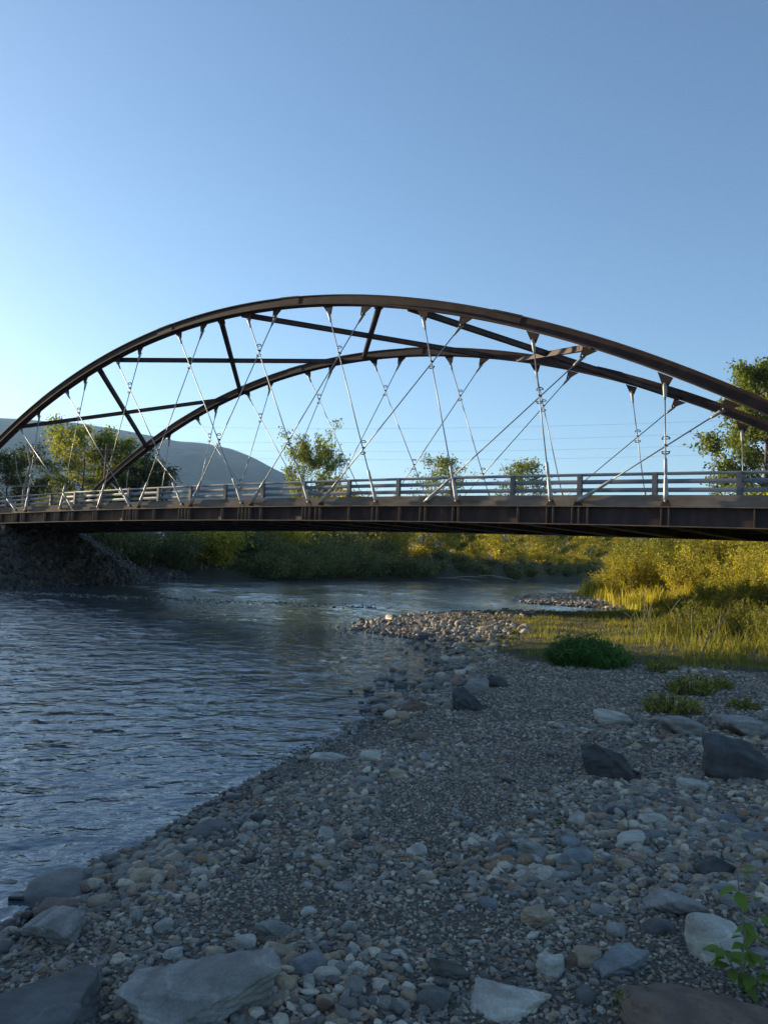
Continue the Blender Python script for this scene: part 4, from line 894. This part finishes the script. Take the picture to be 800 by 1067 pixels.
# unseen tree rows added on the left bank to keep the beach in shade
G_L = 'unseen trees added on the left bank for shade'
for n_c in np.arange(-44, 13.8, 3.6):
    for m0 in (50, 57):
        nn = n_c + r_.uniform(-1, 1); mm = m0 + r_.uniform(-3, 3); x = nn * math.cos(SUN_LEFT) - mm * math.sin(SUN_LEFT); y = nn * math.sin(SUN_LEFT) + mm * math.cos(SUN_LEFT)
        [drk_b, drk_a, cot_a][r_.randrange(3)].place(x, y, 'unseen tree added in the left bank row to shade the beach', G_L, r_.uniform(.95, 1.12), r_.uniform(0, 6), z=2.4)
# ---- utility pole and wires behind the bridge
pole = empty('utility_pole', (px_at(106, 72), 72, gh(px_at(106, 72), 72) - .1)); tag(pole, 'weathered brown wooden utility pole with a crossarm behind the left of the bridge', 'utility pole')
WOOD = simple('pole_wood', [(.3, (.11, .05, .03)), (.7, (.2, .10, .06))], scale=3, rough=.85, stretch=(1, 1, .2))
b = MB(); b.tube([(0, 0, 0), (0, 0, 4), (0, 0, 9.3)], [.17, .15, .11], 10); b.build('pole_shaft', WOOD, pole, True)
b = MB(); b.box(-1.3, 1.3, -.06, .06, 8.55, 8.68); b.build('crossarm', WOOD, pole)
for x in (-1.15, -.45, .45, 1.15):
    b = MB(); b.tube([(x, 0, 8.68), (x, 0, 8.74), (x, 0, 8.80), (x, 0, 8.86)], [.03, .05, .045, .02], 8); b.build('insulator', M['rod'], pole, True)
WIRE = simple('wire_metal', [(.3, (.2, .2, .2)), (.7, (.3, .3, .3))], rough=.5)
def wire(name, A, B, sag, rad, label, group):
    A = np.array(A); B = np.array(B); pts = []
    for t in np.linspace(0, 1, 28):
        p_ = A + (B - A) * t; p_[2] -= sag * 4 * t * (1 - t); pts.append(p_)
    b = MB(); b.tube(pts, rad, 4, False); tag(b.build(name, WIRE, None, True), label, 'power line', group)
P0 = np.array((pole.location.x, 72, pole.location.z))
for x in (-1.15, 1.15):
    wire('power_line', P0 + np.array((x, 0, 8.85)), (P0[0] - 75 + x, 66, P0[2] + 8.5), 1.6, .012, 'thin wire running left off the pole crossarm, above the thicker sagging cable', 'wires leading left from the pole')
wire('power_line', P0 + np.array((0, 0, 5.6)), (P0[0] - 70, 50, P0[2] + 4.6), 1.6, .03, 'thicker pale cable sagging left from the pole just above the railing', None)
for i, (ya, yb) in enumerate(((436, 425), (452, 436), (459, 451), (466, 462))):
    A_ = at_dist(60, ya + 5, 260); B_ = at_dist(1000, yb, 220)
    wire('power_line', A_, B_, 3.5, .022, 'faint high wire crossing the sky behind the arch and the hangers', 'high wires across the sky')

# ---------------------------------------------------------------- grass
def blades(x, y, h, w_, r, lean=.35, seg=2):
    n = len(x); z = ground_h(x, y) - .01; a = r.uniform(0, 6.28, n); ld = r.uniform(0, 6.28, n); le = h * lean * r.uniform(.2, 1.3, n)
    ax, ay = np.cos(a) * w_ / 2, np.sin(a) * w_ / 2; dx, dy = np.cos(ld) * le, np.sin(ld) * le
    V = np.stack([np.stack([x - ax, y - ay, z], 1), np.stack([x + ax, y + ay, z], 1), np.stack([x + ax * .7 + dx * .35, y + ay * .7 + dy * .35, z + h * .6], 1), np.stack([x - ax * .7 + dx * .35, y - ay * .7 + dy * .35, z + h * .6], 1), np.stack([x + dx, y + dy, z + h], 1)], 1).reshape(-1, 3)
    i = np.arange(n)[:, None] * 5; return V, [i + np.array([0, 1, 2, 3]), i + np.array([3, 2, 4])]
def grass_field(name, label, n, x0, x1, y0, y1, h0, h1, w_, seed, dens, mat, lean=.4):
    r = np.random.RandomState(seed); x = r.uniform(x0, x1, n); y = y0 + (y1 - y0) * r.uniform(0, 1, n) ** 1.25; k = r.uniform(0, 1, n) < dens(x, y); k &= np.abs(np.arctan2(x, y)) < .66
    x, y = x[k], y[k]; cl = np.clip(.65 + .35 * wavenoise(W_mid, x * 1.5, y * 1.5), .2, 1.3); h = (h0 + (h1 - h0) * r.uniform(0, 1, len(x)) ** 2) * cl
    V, F = blades(x, y, h, w_ * (1 + np.clip(y - 15, 0, 60) * .03), r, lean); tag(link(name, np_mesh(name, V, F, mat, False)), label, 'grass', kind='stuff')
def gdens(x, y): d, idx = river_sd(x, y); return np.where(idx < 41, grassy(x, y) * np.clip(.75 + .5 * wavenoise(W_small, x * .6, y * .6), .15, 1), 0)
grass_field('grass', 'short yellow-green grass over the bank right of the gravel', 230000, 2, 26, 13, 44, .05, .2, .010, 131, gdens, LM['grass'])
def gd2(x, y): return gdens(x, y) * sstep(-.5, 1.5, x - np.interp(y, [14, 18, 24, 32, 40], [6.5, 6.0, 7.5, 10.5, 14]))
grass_field('tall_grass', 'tall sunlit grass and weeds standing before the willow thicket', 70000, 5, 26, 15, 44, .18, .95, .013, 132, gd2, LM['grass'], .75)
grass_field('dry_stalks', 'pale dry stalks standing among the tall grass', 2600, 6.5, 24, 18, 42, .5, 1.5, .014, 133, lambda x, y: gd2(x, y) * .6, LM['dry'], .22)
def gspit(x, y): return sstep(.2, 1.2, x - 12.2 + .02 * (y - 46)) * (river_sd(x, y)[0] > .3)
grass_field('reed_grass', 'bright yellow reedy grass at the root of the cobble spit', 26000, 12, 20, 40, 53, .4, 1.25, .03, 134, gspit, LM['willow'], .25)
fb_d = lambda x, y: (river_sd(x, y)[0] > 2.4) * (river_sd(x, y)[0] < 16) * (river_sd(x, y)[1] >= 41) * (river_sd(x, y)[1] < 56)
grass_field('meadow_grass', 'dry golden grass on top of the far bank', 60000, -25, 75, 62, 165, .3, .9, .05, 135, fb_d, LM['dry'], .3)

# ---------------------------------------------------------------- small plants and driftwood
def weed_plant(seed, H, R, n_stem, per, leaf, aspect, mat, name, cat, leafname='leaves'):
    r = np.random.RandomState(seed); b = MB(); C = []
    for i in range(n_stem):
        a = r.uniform(0, 6.28); q = r.uniform(0, 1) ** .6; e = np.array((math.cos(a) * R * q, math.sin(a) * R * q, H * (1 - .55 * q * q) * r.uniform(.75, 1.05))); p = np.array((e[0] * .55, e[1] * .55, -.03)); mid = (p + e) / 2 + np.array((0, 0, H * .08))
        b.tube([p, mid, e], [.006, .005, .002], 4, False); t = r.uniform(.1, 1, per)[:, None]; C.append(p + (e - p) * t + r.normal(0, leaf * .55, (per, 3)))
    C = np.concatenate(C); C = C[C[:, 2] > .0]
    return Plant(name, cat, b, leaf_quads(C, r, leaf, aspect), mat, BARK, 'stems', leafname)
clump = weed_plant(41, .66, 1.0, 360, 30, .085, .14, LM['nettle'], 'leafy_clump', 'plant')
x, y, h = at(625, 700); clump.place(x, y + .9, 'round dark green leafy clump on the grass at the edge of the gravel', None, .84, .4)
bushy = weed_plant(42, .9, .75, 120, 30, .05, .25, LM['grass'], 'tall_weed', 'weed')
bushy_y = weed_plant(44, .95, .7, 120, 30, .05, .25, LM['willow'], 'tall_weed', 'weed')  # copy of the weed in the sunlit leaf colour
bl2 = [(722, 658, .8), (742, 664, .7), (760, 652, 1.0), (778, 660, .85), (795, 668, .8), (735, 648, 1.0), (785, 646, 1.2), (712, 648, .8), (800, 655, 1.1), (770, 638, 1.3), (745, 636, 1.2), (690, 662, .45), (815, 672, .9)]
for px, py, s_ in bl2:
    x, y, h = at(px, py); (bushy if s_ < 1 else bushy_y).place(x, y, 'leafy weed in the grass, %s' % ('near the bent bare twig' if px < 725 else 'right of the bent twig' if px < 765 else 'near the right edge'), 'tall weeds before the willow thicket', s_ * 1.3, r_.uniform(0, 6))
tuft = weed_plant(43, .16, .2, 60, 16, .02, .3, LM['grass'], 'weed_tuft', 'weed')
for px, py, s_, lab in ((720, 722, 2.1, 'wide green weed tuft on the gravel beyond the pale boulder'), (700, 742, 1.9, 'green weed tuft between the pale boulder and the flat-topped one'), (745, 716, 1.4, 'smaller green tuft at the grass edge, right of the wide one'), (588, 860, .55, 'tiny green weed next to the small pale round stone'), (573, 892, .55, 'tiny green weed between the pale wedge stone and the long smooth one'), (553, 905, .6, 'low green weed in front of the pale wedge stone'),
                          (545, 1050, .5, 'small dark green weed beside the flat pale slab'), (675, 1050, .7, 'small leafy weed at the foot of the low brown boulder'), (320, 866, .4, 'lone tiny weed in the middle of the gravel'), (690, 700, 1.6, 'short grass tuft before the dark green clump'), (775, 738, 1.2, 'sparse weed tuft behind the grey slab boulder')):
    x, y, h = at(px, py); tuft.place(x, y, lab, None, s_, r_.uniform(0, 6))
# sapling with broad leaves at the lower right
def sapling():
    x, y, h = at(768, 1030); o = empty('sapling', (x, y, gh(x, y) - .02)); o.scale = (1.15, 1.15, 1.2); tag(o, 'thin sapling with broad green leaves growing beside the smooth pale stone', 'sapling')
    r = np.random.RandomState(77); tips = []; stems = [((0, 0, 0), (.02, -.01, .2), (-.01, .0, .42)), ((0, 0, 0), (.05, .03, .14), (.085, .02, .30)), ((.0, .0, .05), (-.04, -.02, .12), (-.075, -.03, .17)), ((.02, 0, .0), (.02, -.03, .05), (.03, -.06, .09))]
    for st in stems:
        b = MB(); b.tube(st, [.005, .0035, .0015], 6, False); b.build('stem', PALEBARK, o, True)
        P = np.array(st)
        for t in np.linspace(.35, 1.0, 6):
            q = P[0] + (P[1] - P[0]) * t * 2 if t < .5 else P[1] + (P[2] - P[1]) * (t - .5) * 2; tips.append(q)
    tips += [q_ + r.normal(0, .012, 3) for q_ in tips]
    for i, q in enumerate(tips):
        a = i * 2.4 + r.uniform(-.4, .4); ln = r.uniform(.045, .085); wd_ = ln * .32; el = r.uniform(-.5, .35); d = np.array((math.cos(a) * math.cos(el), math.sin(a) * math.cos(el), math.sin(el))); sd = np.array((-math.sin(a), math.cos(a), r.uniform(-.3, .3))); up = np.cross(d, sd)
        V = []; pr = [0, .55, .95, 1, .72, .32, 0]
        for k, w_ in enumerate(pr):
            c = q + d * ln * (k / 6 + .12) + np.array((0, 0, -.25 * ln * (k / 6) ** 2)); V += [c - sd * w_ * wd_ + up * .12 * w_ * wd_, c, c + sd * w_ * wd_ + up * .12 * w_ * wd_]
        b = MB(); b.add(V, [(3 * k + j, 3 * k + j + 1, 3 * k + j + 4, 3 * k + j + 3) for k in range(6) for j in (0, 1)]); b.build('leaf', LM_SAP, o, True)
LM_SAP = leaf_material('sapling_leaves', [(.07, .13, .02), (.12, .2, .03), (.2, .28, .05), (.3, .33, .07)], .4)
sapling()
# bent bare twig, dry sticks and driftwood
def stick(name, pts, rad, label, cat, group=None, seg=7):
    pts = [np.array(p, float) for p in pts]; b = MB(); b.tube(pts, rad, seg); o = b.build(name, PALEBARK, None, True); tag(o, label, cat, group); return o
x, y, h = at(693, 657); x2, y2, _ = at(733, 655)
stick('bent_twig', [(x + (x2 - x) * t, y + (y2 - y) * t, gh(x, y) + .95 * math.sin(PI * t) ** .7) for t in np.linspace(0, 1, 12)], np.linspace(.016, .007, 12), 'bleached bare twig bent into an arch before the dark shade', 'twig')
for px, py, hh, dx, lab in ((678, 665, 1.25, -.25, 'forked bleached stick leaning left, left of the bent twig'), (662, 668, .8, .3, 'short bleached stick leaning right at the left end of the grass'), (706, 664, .6, .05, 'short upright stick under the bent twig'), (720, 664, .75, .0, 'upright dry stick inside the right half of the bent twig'), (728, 690, .9, .5, 'dead stem lying slanted over the weeds')):
    x, y, h = at(px, py); z = gh(x, y); pts = [(x, y, z - .05), (x + dx * .3, y, z + hh * .5), (x + dx, y, z + hh)]; o = stick('dry_stick', pts, [.018, .012, .005], lab, 'stick')
    b = MB(); b.tube([(x + dx * .3, y, z + hh * .5), (x - dx * .6 - .1, y + .1, z + hh * .85)], [.009, .003], 5); b.build('side_twig', PALEBARK, o, True)
x, y, h = at(775, 600); stick('leaning_snag', [(21.5, 36.2, 1.2), (20.7, 36.1, 2.6), (19.9, 36.0, 4.2)], [.09, .07, .03], 'pale dead trunk leaning left out of the willow thicket near the right edge', 'dead trunk')
DW = [(455, 597, 5, 'left'), (468, 594, 6, 'mid'), (480, 598, 4, 'mid'), (498, 596, 6, 'r'), (512, 599, 5, 'r'), (530, 598, 4, 'r'), (438, 599, 3.5, 'l')]
for i, (px, py, ln, _) in enumerate(DW[:5]):
    Y = {0: 103.5, 1: 104.5, 2: 104.8, 3: 108, 4: 110, 5: 113, 6: 102.5}[i]; x = px_at(px, Y); ang = r_.uniform(-.5, .5) + .3; z0 = max(gh(x, Y), .1)
    x1, y1 = x + math.cos(ang) * ln, Y + math.sin(ang) * ln
    stick('driftwood_log', [(x, Y - .6, z0 + .15), ((x + x1) / 2, (Y + y1) / 2 - .8, (z0 + gh(x1, y1)) / 2 + .5), (x1, y1 - .6, gh(x1, y1) + .5)], [.07, .055, .02], 'bleached driftwood log lying on the dark cut bank across the river', 'driftwood', 'driftwood on the far cut bank')
# bare dead branch at the far left
o = stick('dead_tree', [(px_at(24, 76), 76, 2), (px_at(22, 76), 76, 7.5), (px_at(27, 76), 76, 10), (px_at(20, 76), 76, 12.2)], [.2, .14, .1, .03], 'bare dead tree with curved grey branches at the far left', 'dead tree')
for pts in ([(px_at(22, 76), 76, 7.5), (px_at(14, 76), 76, 9), (px_at(10, 76), 76, 11)], [(px_at(27, 76), 76, 10), (px_at(36, 76), 76, 10.8), (px_at(40, 76), 76, 9.8)], [(px_at(25, 76), 76, 8.6), (px_at(33, 76), 76, 9.2), (px_at(31, 76), 76, 11)]):
    b = MB(); b.tube(pts, [.08, .06, .02], 5); b.build('branch', PALEBARK, o, True)

# ---------------------------------------------------------------- haze
def haze():
    b = MB(); b.box(-5200, 3600, -60, 5400, -9.5, 640); mt, n, p = material('air_haze'); out = n.nodes['Material Output']; n.nodes.remove(p)
    v = N(n, 'ShaderNodeVolumePrincipled'); v.inputs['Color'].default_value = (.42, .68, 1, 1); v.inputs['Density'].default_value = HAZE; v.inputs['Anisotropy'].default_value = .2
    L(n, v.outputs[0], out.inputs['Volume']); mt.volume_intersection_method if False else None
    tag(b.build('haze', mt), kind='stuff')
HAZE = .000095
haze()

# ---------------------------------------------------------------- labels that say which one of a row
def sort_labels():
    rows = {}
    for o in SC.objects:
        if o.parent is None and o.get('label') and o.get('group') and o['group'] not in (G_L, 'wires leading left from the pole'): rows.setdefault(o['label'], []).append(o)
    W = ['leftmost', 'second from the left', 'third from the left', 'fourth from the left', 'fifth from the left', 'sixth from the left', 'seventh from the left', 'eighth from the left', 'ninth from the left', 'tenth from the left']
    for lab, l_ in rows.items():
        if len(l_) < 2: continue
        l_.sort(key=lambda o: o.location.x / max(o.location.y, .1)); n = len(l_)
        for i, o in enumerate(l_): o['label'] = lab + ', ' + (W[i] if i < len(W) and (i < n / 2 or n > 2 * len(W)) else W[n - 1 - i].replace('left', 'right') if n - 1 - i < len(W) else 'mid-row')
def place_word(o):
    p = 400 + o.location.x / max(o.location.y, .1) * F_PX
    for lim, t in ((430, 'beside the golden bush'), (470, 'left of mid-gap'), (520, 'above the driftwood'), (560, 'left of the cobble spit'), (600, 'above the tip of the spit'), (640, 'above the root of the spit'), (690, 'behind the bent bare twig'), (740, 'under the last post'), (99999, 'by the right edge of the view')):
        if p < lim: return t
for o in list(SC.objects):
    if o.parent is None and o.get('group') in (G_T, G_W, G_S, 'golden bushes on the brink of the cut bank', 'scrub on the far cut bank'):
        o['label'] = ('tall ' if o.scale[2] > 1.05 else 'small ' if o.scale[2] < .85 else '') + o['label'].replace('small ', '').split(',')[0] + ', ' + place_word(o)
        w_ = o['label'].split()
        if len(w_) > 13: o['label'] = ' '.join(o['label'].replace(' in the thicket', '').replace(' in the row', '').split())
sort_labels()
